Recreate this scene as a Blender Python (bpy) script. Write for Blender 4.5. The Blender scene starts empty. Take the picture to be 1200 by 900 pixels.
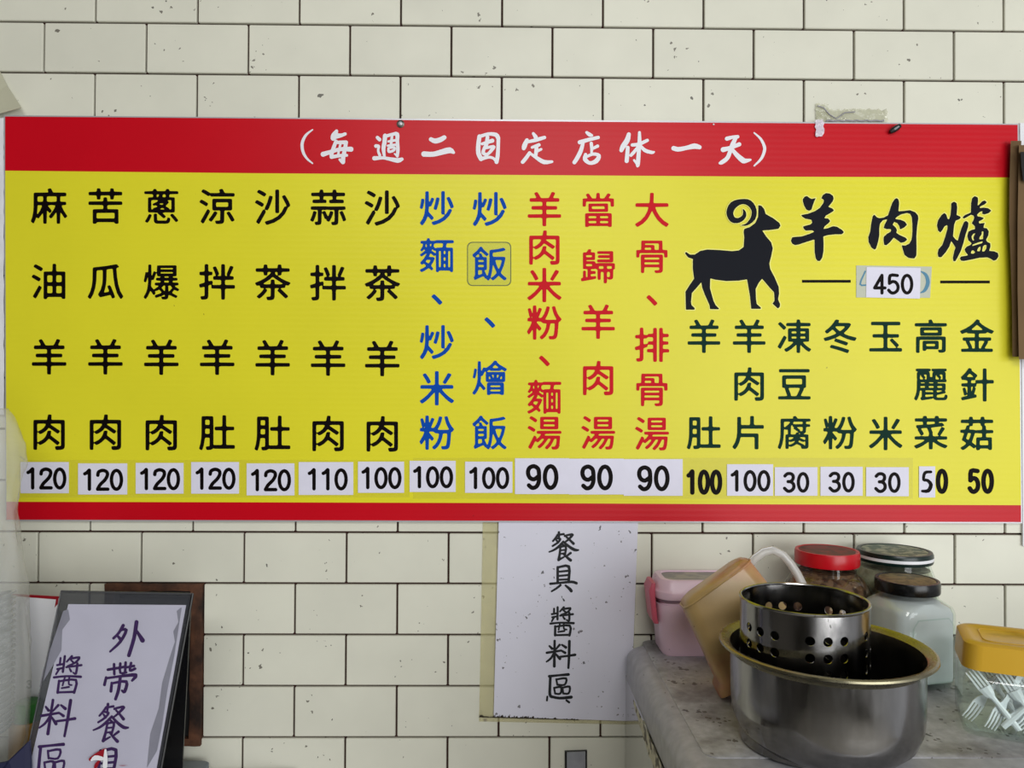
import bpy, bmesh, math, random
import numpy as np
from mathutils import Vector, Matrix, noise
random.seed(7)
PI = math.pi
scn = bpy.context.scene
C = scn.collection

# ------------------------------------------------------------------ camera
H = 1.30; D = 0.90684; F = 900.0
RM = np.array([[0.99992801, -0.00470467, -0.01103832],
               [0.00482432, 0.99992963, 0.01083786],
               [0.01098656, -0.01089033, 0.99988034]])
CAM = Vector((0, -D, H))
def w2b(v): return Vector((v[0], v[2], -v[1]))     # (right, down, forward) -> blender
right, down, fwd = w2b(RM[0]), w2b(RM[1]), w2b(RM[2])
cd = bpy.data.cameras.new('camera'); cam = bpy.data.objects.new('camera', cd); C.objects.link(cam)
cd.sensor_width = 36; cd.lens = 36 * F / 1200; cd.clip_start = 0.02
m = Matrix((right, -down, -fwd)).transposed().to_4x4(); m.translation = CAM
cam.matrix_world = m
scn.camera = cam

# ------------------------------------------------------------------ light
scn.view_settings.view_transform = 'Standard'; scn.view_settings.look = 'None'
scn.view_settings.exposure = 0.10; scn.view_settings.gamma = 1.0
scn.cycles.transparent_max_bounces = 32
world = bpy.data.worlds.new('world'); scn.world = world; world.use_nodes = True
bg = world.node_tree.nodes['Background']
bg.inputs[0].default_value = (0.93, 0.96, 1.0, 1); bg.inputs[1].default_value = 0.46
def area(name, loc, target, sx, sy, power, col=(1, 1, 1)):
    l = bpy.data.lights.new(name, 'AREA'); l.shape = 'RECTANGLE'; l.size = sx; l.size_y = sy
    l.energy = power; l.color = col
    o = bpy.data.objects.new(name, l); C.objects.link(o); o.location = loc
    o.rotation_euler = (Vector(target) - Vector(loc)).to_track_quat('-Z', 'Y').to_euler()
    return o
area('ceiling_lamp', (0.10, -2.5, H + 1.08), (0.15, 0, H - .1), 1.2, 0.35, 19, (1.0, 0.99, 0.97))
area('right_fill_light', (1.35, -2.5, H - 0.12), (0.1, 0, H - 0.35), 1.9, 1.5, 42, (0.97, 0.99, 1.0))  # added fill from front right for side brightness, its source unknown

# ------------------------------------------------------------------ projection helpers
def ray(px, py):
    c = np.array([(px - 600) / F, (py - 450) / F, 1.0])
    w = RM.T @ c
    return w2b(w)
def W(px, py, y):                     # point on the vertical plane y
    d = ray(px, py); return CAM + d * ((y - CAM.y) / d.y)
def WZ(px, py, z):                    # point on the horizontal plane z
    d = ray(px, py); return CAM + d * ((z - CAM.z) / d.z)
def WP(px, py, p0, n):
    d = ray(px, py); return CAM + d * ((p0 - CAM).dot(n) / d.dot(n))

# ------------------------------------------------------------------ materials
def lin(c):
    return tuple((x / 255 / 12.92 if x / 255 <= 0.04045 else ((x / 255 + 0.055) / 1.055) ** 2.4) for x in c)
def mat(name, rgb, rough=0.5, metal=0.0, var=None, specks=None, bump=None, stretch=(1, 1, 1), trans=0, ior=1.45,
        alpha=1, spec=0.5, rand=0.0, second=None, coat=0, rvar=0):
    """rgb sRGB 0-255; var=(scale, amount); specks=(scale, size, rgb); bump=(scale, strength); second=(scale, lo, hi, rgb)"""
    mt = bpy.data.materials.new(name); mt.use_nodes = True
    nt = mt.node_tree; N = nt.nodes; L = nt.links; b = N['Principled BSDF']
    base = lin(rgb) + (1,)
    b.inputs['Base Color'].default_value = base
    b.inputs['Roughness'].default_value = rough; b.inputs['Metallic'].default_value = metal
    b.inputs['Transmission Weight'].default_value = trans; b.inputs['IOR'].default_value = ior
    b.inputs['Alpha'].default_value = alpha; b.inputs['Specular IOR Level'].default_value = spec
    b.inputs['Coat Weight'].default_value = coat
    geo = N.new('ShaderNodeNewGeometry'); mp = N.new('ShaderNodeMapping'); mp.inputs['Scale'].default_value = stretch
    L.new(geo.outputs['Position'], mp.inputs['Vector']); vec = mp.outputs['Vector']
    cur = None
    def mixc(fac, a, bb, mode='MIX'):
        mx = N.new('ShaderNodeMix'); mx.data_type = 'RGBA'; mx.blend_type = mode
        if isinstance(fac, (int, float)): mx.inputs[0].default_value = fac
        else: L.new(fac, mx.inputs[0])
        for s, v in ((6, a), (7, bb)):
            if isinstance(v, tuple): mx.inputs[s].default_value = v
            else: L.new(v, mx.inputs[s])
        return mx.outputs[2]
    cur = base
    if second:
        nz = N.new('ShaderNodeTexNoise'); nz.inputs['Scale'].default_value = second[0]; nz.inputs['Detail'].default_value = 6
        L.new(vec, nz.inputs['Vector'])
        mr = N.new('ShaderNodeMapRange'); mr.inputs[1].default_value = second[1]; mr.inputs[2].default_value = second[2]
        L.new(nz.outputs[0], mr.inputs[0]); cur = mixc(mr.outputs[0], cur, lin(second[3]) + (1,))
    if var:
        nz = N.new('ShaderNodeTexNoise'); nz.inputs['Scale'].default_value = var[0]; nz.inputs['Detail'].default_value = 4
        L.new(vec, nz.inputs['Vector'])
        mr = N.new('ShaderNodeMapRange'); mr.inputs[1].default_value = 0.3; mr.inputs[2].default_value = 0.7
        mr.inputs[3].default_value = 1 - var[1]; mr.inputs[4].default_value = 1 + var[1] * 0.5
        L.new(nz.outputs[0], mr.inputs[0])
        cb = N.new('ShaderNodeCombineColor')
        for k in range(3): L.new(mr.outputs[0], cb.inputs[k])
        cur = mixc(1.0, cur, cb.outputs[0], 'MULTIPLY')
    if rand:
        oi = N.new('ShaderNodeObjectInfo')
        mr = N.new('ShaderNodeMapRange'); mr.inputs[3].default_value = 1 - rand; mr.inputs[4].default_value = 1 + rand * 0.3
        L.new(oi.outputs['Random'], mr.inputs[0])
        cb = N.new('ShaderNodeCombineColor')
        for k in range(3): L.new(mr.outputs[0], cb.inputs[k])
        cur = mixc(1.0, cur, cb.outputs[0], 'MULTIPLY')
    if specks:
        for (sc, sz, rgb2) in (specks if isinstance(specks, list) else [specks]):
            vo = N.new('ShaderNodeTexVoronoi'); vo.inputs['Scale'].default_value = sc
            nz = N.new('ShaderNodeTexNoise'); nz.inputs['Scale'].default_value = sc * 3; L.new(vec, nz.inputs['Vector'])
            ad = N.new('ShaderNodeMixRGB'); ad.blend_type = 'ADD'; ad.inputs[0].default_value = 0.6 / sc
            L.new(vec, ad.inputs[1]); L.new(nz.outputs['Color'], ad.inputs[2]); L.new(ad.outputs[0], vo.inputs['Vector'])
            n2 = N.new('ShaderNodeTexNoise'); n2.inputs['Scale'].default_value = sc * 0.23; L.new(vec, n2.inputs['Vector'])
            ms = N.new('ShaderNodeMapRange'); ms.inputs[1].default_value = 0.48; ms.inputs[2].default_value = 0.72
            ms.inputs[3].default_value = 0; ms.inputs[4].default_value = sz
            L.new(n2.outputs[0], ms.inputs[0])
            lt = N.new('ShaderNodeMath'); lt.operation = 'LESS_THAN'
            L.new(vo.outputs['Distance'], lt.inputs[0]); L.new(ms.outputs[0], lt.inputs[1])
            mu = N.new('ShaderNodeMath'); mu.operation = 'MULTIPLY'; mu.inputs[1].default_value = 0.8
            L.new(lt.outputs[0], mu.inputs[0])
            cur = mixc(mu.outputs[0], cur, lin(rgb2) + (1,))
    if not isinstance(cur, tuple): L.new(cur, b.inputs['Base Color'])
    if bump:
        nz = N.new('ShaderNodeTexNoise'); nz.inputs['Scale'].default_value = bump[0]; nz.inputs['Detail'].default_value = 3
        L.new(vec, nz.inputs['Vector'])
        bp = N.new('ShaderNodeBump'); bp.inputs['Strength'].default_value = bump[1]; bp.inputs['Distance'].default_value = 0.001
        L.new(nz.outputs[0], bp.inputs['Height']); L.new(bp.outputs[0], b.inputs['Normal'])
    if rvar:
        nz = N.new('ShaderNodeTexNoise'); nz.inputs['Scale'].default_value = 60; nz.inputs['Detail'].default_value = 5
        L.new(vec, nz.inputs['Vector'])
        mr = N.new('ShaderNodeMapRange'); mr.inputs[1].default_value = 0.3; mr.inputs[2].default_value = 0.7
        mr.inputs[3].default_value = max(0.02, rough - rvar); mr.inputs[4].default_value = rough + rvar
        L.new(nz.outputs[0], mr.inputs[0]); L.new(mr.outputs[0], b.inputs['Roughness'])
    return mt
def corrugate(mt, freq, strength):
    """fine horizontal flutes of corrugated plastic"""
    nt = mt.node_tree; N = nt.nodes; L = nt.links; b = N['Principled BSDF']
    geo = N.new('ShaderNodeNewGeometry'); wv = N.new('ShaderNodeTexWave'); wv.bands_direction = 'Z'
    wv.inputs['Scale'].default_value = freq; wv.inputs['Distortion'].default_value = 0.0
    L.new(geo.outputs['Position'], wv.inputs['Vector'])
    bp = N.new('ShaderNodeBump'); bp.inputs['Strength'].default_value = strength; bp.inputs['Distance'].default_value = 0.0004
    L.new(wv.outputs[1], bp.inputs['Height']); L.new(bp.outputs[0], b.inputs['Normal'])
    return mt
def sheer(name, rgb, alpha, rough=0.2, bump=None):
    """thin clear film: partly transparent, partly milky"""
    return mat(name, rgb, rough, alpha=alpha, bump=bump)
def clear(name, tint, ior=1.5, rough=0.02):
    mt = bpy.data.materials.new(name); mt.use_nodes = True
    nt = mt.node_tree; N = nt.nodes; L = nt.links; N.remove(N['Principled BSDF'])
    out = N['Material Output']
    tr = N.new('ShaderNodeBsdfTransparent'); tr.inputs[0].default_value = lin(tint) + (1,)
    gl = N.new('ShaderNodeBsdfGlossy'); gl.inputs['Roughness'].default_value = rough
    fr = N.new('ShaderNodeFresnel'); fr.inputs['IOR'].default_value = ior
    ge = N.new('ShaderNodeNewGeometry'); sb = N.new('ShaderNodeMath'); sb.operation = 'SUBTRACT'; sb.inputs[0].default_value = 1
    L.new(ge.outputs['Backfacing'], sb.inputs[1]); mu = N.new('ShaderNodeMath'); mu.operation = 'MULTIPLY'
    L.new(fr.outputs[0], mu.inputs[0]); L.new(sb.outputs[0], mu.inputs[1])
    mx = N.new('ShaderNodeMixShader'); L.new(mu.outputs[0], mx.inputs[0]); L.new(tr.outputs[0], mx.inputs[1]); L.new(gl.outputs[0], mx.inputs[2])
    L.new(mx.outputs[0], out.inputs[0])
    return mt
MT = {}
MT['tile'] = mat('glazed_cream_tile', (224, 223, 207), 0.42, var=(14, 0.05), specks=[(95, 0.23, (74, 66, 54)), (38, 0.12, (40, 34, 28))], rand=0.045, bump=(25, 0.04))
MT['grout'] = mat('dark_brown_grout', (58, 32, 27), 0.9, var=(40, 0.2))
MT['yellow'] = corrugate(mat('yellow_print', (229, 221, 44), 0.38, spec=0.35, var=(6, 0.04), specks=(30, 0.05, (120, 105, 20))), 48, 0.13)
MT['red'] = corrugate(mat('red_print', (200, 2, 26), 0.38, spec=0.28, var=(8, 0.05), specks=(30, 0.05, (110, 20, 25))), 48, 0.13)
MT['ink'] = mat('black_print', (14, 8, 8), 0.5, spec=0.08)
MT['inkblue'] = mat('blue_print', (8, 74, 172), 0.5, spec=0.08)
MT['inkred'] = mat('red_letter_print', (205, 28, 40), 0.5, spec=0.08)
MT['inkgreen'] = mat('dark_green_print', (8, 48, 38), 0.5, spec=0.08)
MT['inkwhite'] = mat('white_print', (232, 232, 238), 0.4)
MT['ramink'] = mat('charcoal_print', (22, 24, 32), 0.5, spec=0.08)
MT['halo'] = mat('pale_yellow_print', (240, 236, 120), 0.4)
MT['marker'] = mat('black_brush_ink', (16, 18, 24), 0.6)
MT['purple'] = mat('purple_marker_ink', (62, 30, 88), 0.6, var=(120, 0.25))
MT['bluefade'] = mat('faded_blue_ink', (70, 130, 160), 0.5)
MT['label'] = mat('white_price_paper', (226, 224, 240), 0.6, var=(60, 0.03))
MT['oldlabel'] = mat('old_label_film', (205, 210, 190), 0.35, alpha=0.75)
MT['tapefilm'] = sheer('clear_tape', (205, 200, 90), 0.16, 0.25, (120, 0.3))
MT['patch'] = sheer('greenish_patch_film', (175, 195, 110), 0.2, 0.3)
MT['patchedge'] = mat('patch_edge', (95, 105, 60), 0.5)
MT['silver'] = mat('silver_edge', (185, 185, 190), 0.35, metal=0.3)
MT['whiteplastic'] = mat('white_plastic', (232, 232, 236), 0.4)
MT['paper'] = mat('white_sign_board', (222, 221, 234), 0.5, var=(10, 0.03), specks=[(170, 0.29, (70, 62, 60)), (70, 0.2, (30, 26, 26))])
MT['oldtape'] = mat('aged_yellow_tape', (222, 214, 160), 0.35, alpha=0.3, var=(60, 0.15), specks=(110, 0.3, (110, 85, 50)))
MT['dirt'] = mat('dark_dirt', (50, 42, 34), 0.95, var=(300, 0.5))
MT['rust'] = mat('rusty_brown_frame', (98, 62, 42), 0.8, second=(22, 0.42, 0.66, (34, 20, 14)), var=(110, 0.4), bump=(90, 0.6))
MT['shadeblack'] = mat('painted_shade_black', (14, 12, 11), 0.7)  # near-black that paints shade in the wall opening and the cardboard fold
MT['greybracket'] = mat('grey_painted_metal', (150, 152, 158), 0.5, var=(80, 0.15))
MT['blackplastic'] = mat('black_plastic', (16, 16, 18), 0.35)
MT['acrylic'] = clear('clear_acrylic', (250, 251, 252))
MT['smoked'] = mat('grimy_acrylic', (84, 84, 88), 0.25, alpha=0.6)
MT['signpaper'] = mat('mauve_white_paper', (205, 200, 214), 0.55, var=(22, 0.06), bump=(20, 0.15))
MT['waterstain'] = mat('water_stain', (150, 147, 158), 0.6, var=(40, 0.12))
MT['cardboard'] = mat('brown_cardboard', (112, 88, 58), 0.85, var=(30, 0.1), bump=(40, 0.2))
MT['creampaper'] = mat('cream_plastic_flap', (196, 194, 170), 0.5, var=(30, 0.05))
MT['bag'] = mat('crinkled_clear_bag', (216, 217, 212), 0.14, alpha=0.33, bump=(55, 1.0), var=(18, 0.1))
MT['cup'] = mat('translucent_plastic_cup', (96, 104, 106), 0.15)
MT['greenlabel'] = mat('green_label', (40, 105, 40), 0.5)
MT['amber'] = mat('amber_sauce_plastic', (150, 112, 40), 0.35, var=(30, 0.2))
MT['navy'] = mat('navy_plastic', (28, 30, 62), 0.5)
MT['greybox'] = mat('blue_grey_plastic', (104, 114, 122), 0.35, var=(60, 0.1))
MT['counter'] = mat('worn_grey_worktop', (176, 176, 180), 0.40, second=(22, 0.46, 0.66, (132, 130, 130)), var=(160, 0.22),
                    specks=[(150, 0.5, (70, 64, 60)), (60, 0.24, (48, 44, 42))], stretch=(1, 1, 1), bump=(60, 0.12))
MT['counterlip'] = mat('worktop_edge', (172, 172, 177), 0.36, var=(90, 0.18), specks=(60, 0.15, (60, 56, 54)))
MT['mirrorsteel'] = mat('polished_side_panel', (205, 205, 205), 0.10, metal=1.0, rvar=0.04)
MT['torn'] = mat('torn_cream_tape', (205, 200, 175), 0.6, second=(90, 0.5, 0.6, (90, 84, 70)), bump=(120, 0.8))
MT['steel'] = mat('worn_stainless_steel', (150, 148, 147), 0.17, metal=1.0, var=(50, 0.34), rvar=0.10, stretch=(1, 1, 0.25), bump=(160, 0.05),
                  specks=(90, 0.1, (90, 88, 86)))
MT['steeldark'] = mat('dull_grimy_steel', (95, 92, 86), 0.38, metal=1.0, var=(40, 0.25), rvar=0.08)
MT['rimsteel'] = mat('stained_rim_steel', (140, 134, 110), 0.28, metal=1.0, var=(30, 0.25), rvar=0.08)
MT['pink'] = mat('pale_pink_plastic', (236, 204, 220), 0.32, var=(30, 0.05), specks=(80, 0.15, (130, 80, 100)))
MT['pinkdeep'] = mat('rose_pink_latch', (205, 92, 112), 0.35)
MT['lidwindow'] = mat('dusty_grey_window', (112, 104, 98), 0.3, second=(60, 0.45, 0.6, (150, 140, 120)))
MT['seal'] = mat('clear_grey_seal', (120, 95, 108), 0.25)
MT['mug'] = mat('stained_tan_plastic', (204, 172, 116), 0.28, second=(16, 0.45, 0.62, (196, 132, 98)), var=(40, 0.08), specks=(110, 0.3, (130, 90, 50)), alpha=0.86)
MT['handle'] = mat('clear_handle_plastic', (215, 212, 208), 0.12, alpha=0.55)
MT['glass'] = clear('clear_glass', (248, 252, 250), 1.5, 0.03)
MT['glassthick'] = mat('thick_jar_glass', (225, 238, 230), 0.03, trans=1.0, ior=1.35)
MT['redlid'] = mat('red_painted_lid', (188, 14, 28), 0.3, var=(60, 0.06))
MT['redlidtop'] = mat('dirty_red_lid_top', (110, 30, 30), 0.45, second=(90, 0.45, 0.6, (60, 34, 30)))
MT['flakes'] = mat('brown_dried_flakes', (120, 84, 62), 0.8, second=(120, 0.45, 0.58, (66, 38, 26)), specks=(160, 0.4, (190, 160, 130)), bump=(200, 1.0))
MT['paleflakes'] = mat('pale_dried_garlic', (196, 190, 165), 0.8, second=(80, 0.45, 0.6, (150, 142, 120)), bump=(140, 0.8))
MT['powder'] = mat('blue_grey_powder', (222, 218, 224), 0.7, var=(25, 0.08))
MT['greenlid'] = mat('dark_green_lid', (14, 34, 30), 0.3)
MT['greenlidtop'] = mat('green_lid_print', (60, 92, 76), 0.4, second=(110, 0.48, 0.56, (150, 160, 140)))
MT['tanprint'] = mat('tan_lid_print', (128, 112, 78), 0.4, second=(90, 0.45, 0.55, (80, 68, 48)))
MT['blacklid'] = mat('black_lid', (12, 12, 13), 0.25)
MT['mustard'] = mat('mustard_yellow_plastic', (206, 162, 48), 0.34, second=(40, 0.55, 0.75, (170, 128, 26)), bump=(80, 0.1))
MT['fork'] = mat('white_plastic_cutlery', (238, 240, 246), 0.3)
MT['floor'] = mat('grey_floor_tile', (170, 166, 158), 0.4, var=(5, 0.15))
MT['ceil'] = mat('ceiling_board', (150, 150, 146), 0.8)
MT['wallpaint'] = mat('far_wall_paint', (84, 80, 74), 0.8)
MT['stickerred'] = mat('red_sticker', (150, 20, 34), 0.4)

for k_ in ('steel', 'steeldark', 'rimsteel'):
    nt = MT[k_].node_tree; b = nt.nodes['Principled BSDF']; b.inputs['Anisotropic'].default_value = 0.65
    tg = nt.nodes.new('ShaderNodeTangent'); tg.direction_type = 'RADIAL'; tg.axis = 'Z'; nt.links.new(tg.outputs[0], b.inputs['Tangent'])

# ------------------------------------------------------------------ object helpers
ORG = {}
def thing(name, base, label, cat, group=None):
    o = bpy.data.objects.new(name, None); C.objects.link(o); o.location = base; o.empty_display_size = 0.01
    ORG[o.name] = Vector(base)
    tag(o, label, cat, group); return o
def tag(o, label=None, cat=None, group=None, kind=None):
    if label: o['label'] = label
    if cat: o['category'] = cat
    if group: o['group'] = group
    if kind: o['kind'] = kind
    return o
class MB:
    def __init__(s): s.v = []; s.f = []
    def add(s, v, f):
        n = len(s.v); s.v += [Vector(p) for p in v]; s.f += [[i + n for i in q] for q in f]; return s
    def box(s, a, b):
        x0, y0, z0 = a; x1, y1, z1 = b
        return s.add([(x0, y0, z0), (x1, y0, z0), (x1, y1, z0), (x0, y1, z0), (x0, y0, z1), (x1, y0, z1), (x1, y1, z1), (x0, y1, z1)],
                     [(3, 2, 1, 0), (4, 5, 6, 7), (0, 1, 5, 4), (1, 2, 6, 5), (2, 3, 7, 6), (3, 0, 4, 7)])
    def loft(s, loops, cap0=True, cap1=True, close=False):
        n = len(loops[0]); k = len(loops); v = [p for l in loops for p in l]; f = []
        for a in range(k if close else k - 1):
            b = (a + 1) % k
            for i in range(n):
                j = (i + 1) % n; f.append((a * n + i, a * n + j, b * n + j, b * n + i))
        if not close:
            if cap0: f.append(tuple(reversed(range(n))))
            if cap1: f.append(tuple((k - 1) * n + i for i in range(n)))
        return s.add(v, f)
    def slab(s, pts, nrm, th):
        """polygon pts (front face, world) extruded backwards along -nrm by th"""
        n = len(pts); b = [p - nrm * th for p in pts]
        return s.add(list(pts) + b, [tuple(range(n)), tuple(reversed(range(n, 2 * n)))] + [(i, i + n, (i + 1) % n + n, (i + 1) % n) for i in range(n)])
    def tube(s, path, r, seg=10, closed=False):
        loops = []; n = len(path); up = None
        for i, p in enumerate(path):
            a = path[(i - 1) % n] if closed or i else path[0]; b = path[(i + 1) % n] if closed or i < n - 1 else path[-1]
            t = (b - a).normalized()
            if up is None: up = t.orthogonal().normalized()
            up = (up - t * up.dot(t)).normalized(); q = t.cross(up)
            rr_ = r[i] if isinstance(r, (list, tuple)) else r
            loops.append([p + (up * math.cos(2 * PI * k / seg) + q * math.sin(2 * PI * k / seg)) * rr_ for k in range(seg)])
        return s.loft(loops, close=closed)
def obj(name, mb, mt, parent=None, smooth=True, ang=35, kind=None):
    me = bpy.data.meshes.new(name)
    o = bpy.data.objects.new(name, me); C.objects.link(o)
    off = Vector((0, 0, 0))
    if parent is not None:
        o.parent = parent; off = ORG.get(parent.name, Vector((0, 0, 0)))
    elif mb.v:
        off = Vector((sum(p.x for p in mb.v) / len(mb.v), sum(p.y for p in mb.v) / len(mb.v), min(p.z for p in mb.v)))
        o.location = off
    if parent is None or True: ORG[o.name] = off.copy()
    me.from_pydata([p - off for p in mb.v], [], mb.f)
    bm = bmesh.new(); bm.from_mesh(me); bmesh.ops.recalc_face_normals(bm, faces=bm.faces); bm.to_mesh(me); bm.free()
    me.materials.append(MT[mt] if isinstance(mt, str) else mt)
    if smooth:
        me.polygons.foreach_set('use_smooth', [True] * len(me.polygons)); me.set_sharp_from_angle(angle=math.radians(ang))
    if kind: o['kind'] = kind
    me.update(); return o
def bevel(o, w, seg=2):
    md = o.modifiers.new('bevel', 'BEVEL'); md.width = w; md.segments = seg; md.limit_method = 'ANGLE'; return o
def circ(c, r, z=None, n=48, squash=1.0):
    return [Vector((c[0] + r * math.cos(2 * PI * k / n), c[1] + r * squash * math.sin(2 * PI * k / n), c[2] if z is None else z)) for k in range(n)]
def rr(w, d, r, c, rot=0, n=6):
    """rounded rectangle loop, half sizes w,d, centre c (x,y,z)"""
    pts = []; r = min(r, w, d); cr, sr = math.cos(rot), math.sin(rot)
    for q, (sx, sy) in enumerate(((1, 1), (-1, 1), (-1, -1), (1, -1))):
        for k in range(n + 1):
            a = q * PI / 2 + PI / 2 * k / n
            x = sx * (w - r) + r * math.cos(a); y = sy * (d - r) + r * math.sin(a)
            pts.append(Vector((c[0] + x * cr - y * sr, c[1] + x * sr + y * cr, c[2])))
    return pts
def lathe(c, prof, n=56, cap0=True, cap1=True):
    return MB().loft([circ(c, max(r, 1e-4), c[2] + z, n) for r, z in prof], cap0, cap1)

# ------------------------------------------------------------------ glyph engine: outlines in photo pixels, laid on a real surface
def sdf_segments(segs, gx, gy):
    A = segs[:, 0]; B = segs[:, 1]
    P = np.stack([gx.ravel(), gy.ravel()], 1).astype(np.float32)
    best = np.full(len(P), 1e9, np.float32); cross = np.zeros(len(P), bool)
    for a, b in zip(A, B):
        d = b - a; L2 = max(float(d @ d), 1e-12)
        t = np.clip(((P - a) @ d) / L2, 0, 1)
        q = P - a - t[:, None] * d
        best = np.minimum(best, (q * q).sum(1))
        if a[1] != b[1]:
            c1 = (P[:, 1] >= min(a[1], b[1])) & (P[:, 1] < max(a[1], b[1]))
            xx = a[0] + (P[:, 1] - a[1]) * d[0] / d[1]
            cross ^= c1 & (xx > P[:, 0])
    s = np.sqrt(best); return np.where(cross, s, -s).reshape(gx.shape)
def blur(Fld, s):
    if s <= 0: return Fld
    r = int(math.ceil(s * 2.5)); k = np.exp(-0.5 * (np.arange(-r, r + 1) / s) ** 2); k /= k.sum()
    G = np.pad(Fld, r, mode='edge')
    G = sum(k[i] * G[:, i:i + Fld.shape[1]] for i in range(2 * r + 1))
    return sum(k[i] * G[i:i + Fld.shape[0], :] for i in range(2 * r + 1))
def contours(Fld, x0, y0, h, tol):
    ny, nx = Fld.shape; ins = Fld > 0
    code = ins[:-1, :-1] * 1 + ins[:-1, 1:] * 2 + ins[1:, 1:] * 4 + ins[1:, :-1] * 8
    T = {1: [(3, 0)], 2: [(0, 1)], 3: [(3, 1)], 4: [(1, 2)], 5: [(3, 2), (1, 0)], 6: [(0, 2)], 7: [(3, 2)], 8: [(2, 3)], 9: [(2, 0)],
         10: [(0, 3), (2, 1)], 11: [(2, 1)], 12: [(1, 3)], 13: [(1, 0)], 14: [(0, 3)]}
    nxt = {}
    def ek(i, j, e): return [(i, j, 0), (i, j + 1, 1), (i + 1, j, 0), (i, j, 1)][e]
    for i, j in zip(*np.nonzero((code > 0) & (code < 15))):
        for a, b in T[int(code[i, j])]: nxt.setdefault(ek(i, j, a), []).append(ek(i, j, b))
    def pt(k):
        i, j, o = k
        if o == 0: a, b = Fld[i, j], Fld[i, j + 1]; t = a / (a - b); return (x0 + (j + t) * h, y0 + i * h)
        a, b = Fld[i, j], Fld[i + 1, j]; t = a / (a - b); return (x0 + j * h, y0 + (i + t) * h)
    loops = []
    while nxt:
        st = next(iter(nxt)); k = st; lp = []
        while k in nxt:
            q = nxt[k].pop();
            if not nxt[k]: del nxt[k]
            lp.append(pt(k)); k = q
        if len(lp) > 6: loops.append(simplify(np.array(lp), tol))
    return [l for l in loops if len(l) > 2]
def simplify(p, tol):
    n = len(p); keep = np.zeros(n, bool)
    far = int(np.argmax(((p - p[0]) ** 2).sum(1))); keep[0] = keep[far] = True
    P = np.vstack([p, p[:1]]); st = [(0, far), (far, n)]
    while st:
        a, b = st.pop()
        if b - a < 2: continue
        d = P[b] - P[a]; L = math.hypot(*d) or 1e-9
        q = P[a + 1:b] - P[a]; ds = np.abs(q[:, 0] * d[1] - q[:, 1] * d[0]) / L
        k = int(np.argmax(ds))
        if ds[k] > tol: keep[a + 1 + k] = True; st += [(a, a + 1 + k), (a + 1 + k, b)]
    return p[keep]
_fc = {}
def font_loops(ch, dil, sm):
    key = (ch, dil, sm)
    if key in _fc: return _fc[key]
    c = bpy.data.curves.new('t', 'FONT'); c.body = ch; c.resolution_u = 4
    o = bpy.data.objects.new('t', c); C.objects.link(o); me = o.to_mesh()
    cnt = {}
    for p in me.polygons:
        for e in p.edge_keys: cnt[e] = cnt.get(e, 0) + 1
    co = [tuple(v.co[:2]) for v in me.vertices]
    segs = np.array([[co[a], co[b]] for (a, b), k in cnt.items() if k == 1], np.float32)
    o.to_mesh_clear(); bpy.data.objects.remove(o); bpy.data.curves.remove(c)
    h = 0.0125; lo = segs.reshape(-1, 2).min(0) - 0.08; hi = segs.reshape(-1, 2).max(0) + 0.08
    gx, gy = np.meshgrid(np.arange(lo[0], hi[0], h), np.arange(lo[1], hi[1], h))
    Fd = blur(sdf_segments(segs, gx, gy), sm) + dil
    lp = contours(Fd, lo[0], lo[1], h, 0.004)
    bb = segs.reshape(-1, 2); _fc[key] = (lp, bb.min(0), bb.max(0)); return _fc[key]
def cjk(ch, cx, cy, em, dil=0.0135, sx=1.0, sm=1.3):
    if ch in '麵燴歸麗爆腐蔥湯飯骨當': dil *= 0.72
    lp, lo, hi = font_loops(ch, dil, sm)
    em *= 1.015
    ox, oy = (0.5, 0.38)
    if ch == '、': ox, oy = (lo + hi) / 2
    return [[(cx + (x - ox) * em * sx, cy - (y - oy) * em) for x, y in l] for l in lp]
DG = {'1': [[(-.2, .2), (-.1, .15), (.02, .02)], [(.03, .03), (.03, .97)]],
      '0': [[(0.25 * math.sin(2 * PI * k / 16), .5 - .47 * math.cos(2 * PI * k / 16)) for k in range(17)]],
      '2': [[(-.24, .27), (-.2, .11), (0, .03), (.2, .1), (.24, .27), (.12, .5), (-.12, .74), (-.25, .96)], [(-.25, .97), (.26, .97)]],
      '3': [[(-.23, .16), (-.1, .04), (.1, .04), (.21, .15), (.2, .33), (.08, .45), (-.06, .46)], [(-.06, .46), (.1, .48), (.23, .6), (.24, .8), (.1, .95), (-.08, .97), (-.25, .82)]],
      '4': [[(.12, .97), (.12, .03), (-.27, .7), (.28, .7)]],
      '5': [[(.21, .04), (-.17, .04), (-.21, .46)], [(-.21, .46), (-.04, .36), (.15, .42), (.25, .63), (.2, .85), (.02, .97), (-.14, .94), (-.25, .82)]],
      '9': [[(-.2, .86), (-.06, .97), (.12, .92), (.23, .7), (.24, .4), (.2, .15), (.02, .03), (-.18, .11), (-.24, .32), (-.16, .53), (.02, .6), (.2, .48)]]}
def digits(txt, cx, cy, hgt, pitch, dil=0.07, sx=1.0):
    """even-width gothic figures; dil = half stroke width as a share of the height"""
    out = []
    for k, ch in enumerate(txt):
        px = cx + (k - (len(txt) - 1) / 2) * pitch
        st = [[(px + x * hgt * sx, cy + (y - .5) * hgt, dil * hgt) for x, y in q] for q in DG[ch]]
        out.append(brush(st, lambda x, y: (x, y), h=.3, straight=(ch in '14')))
    return out
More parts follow.
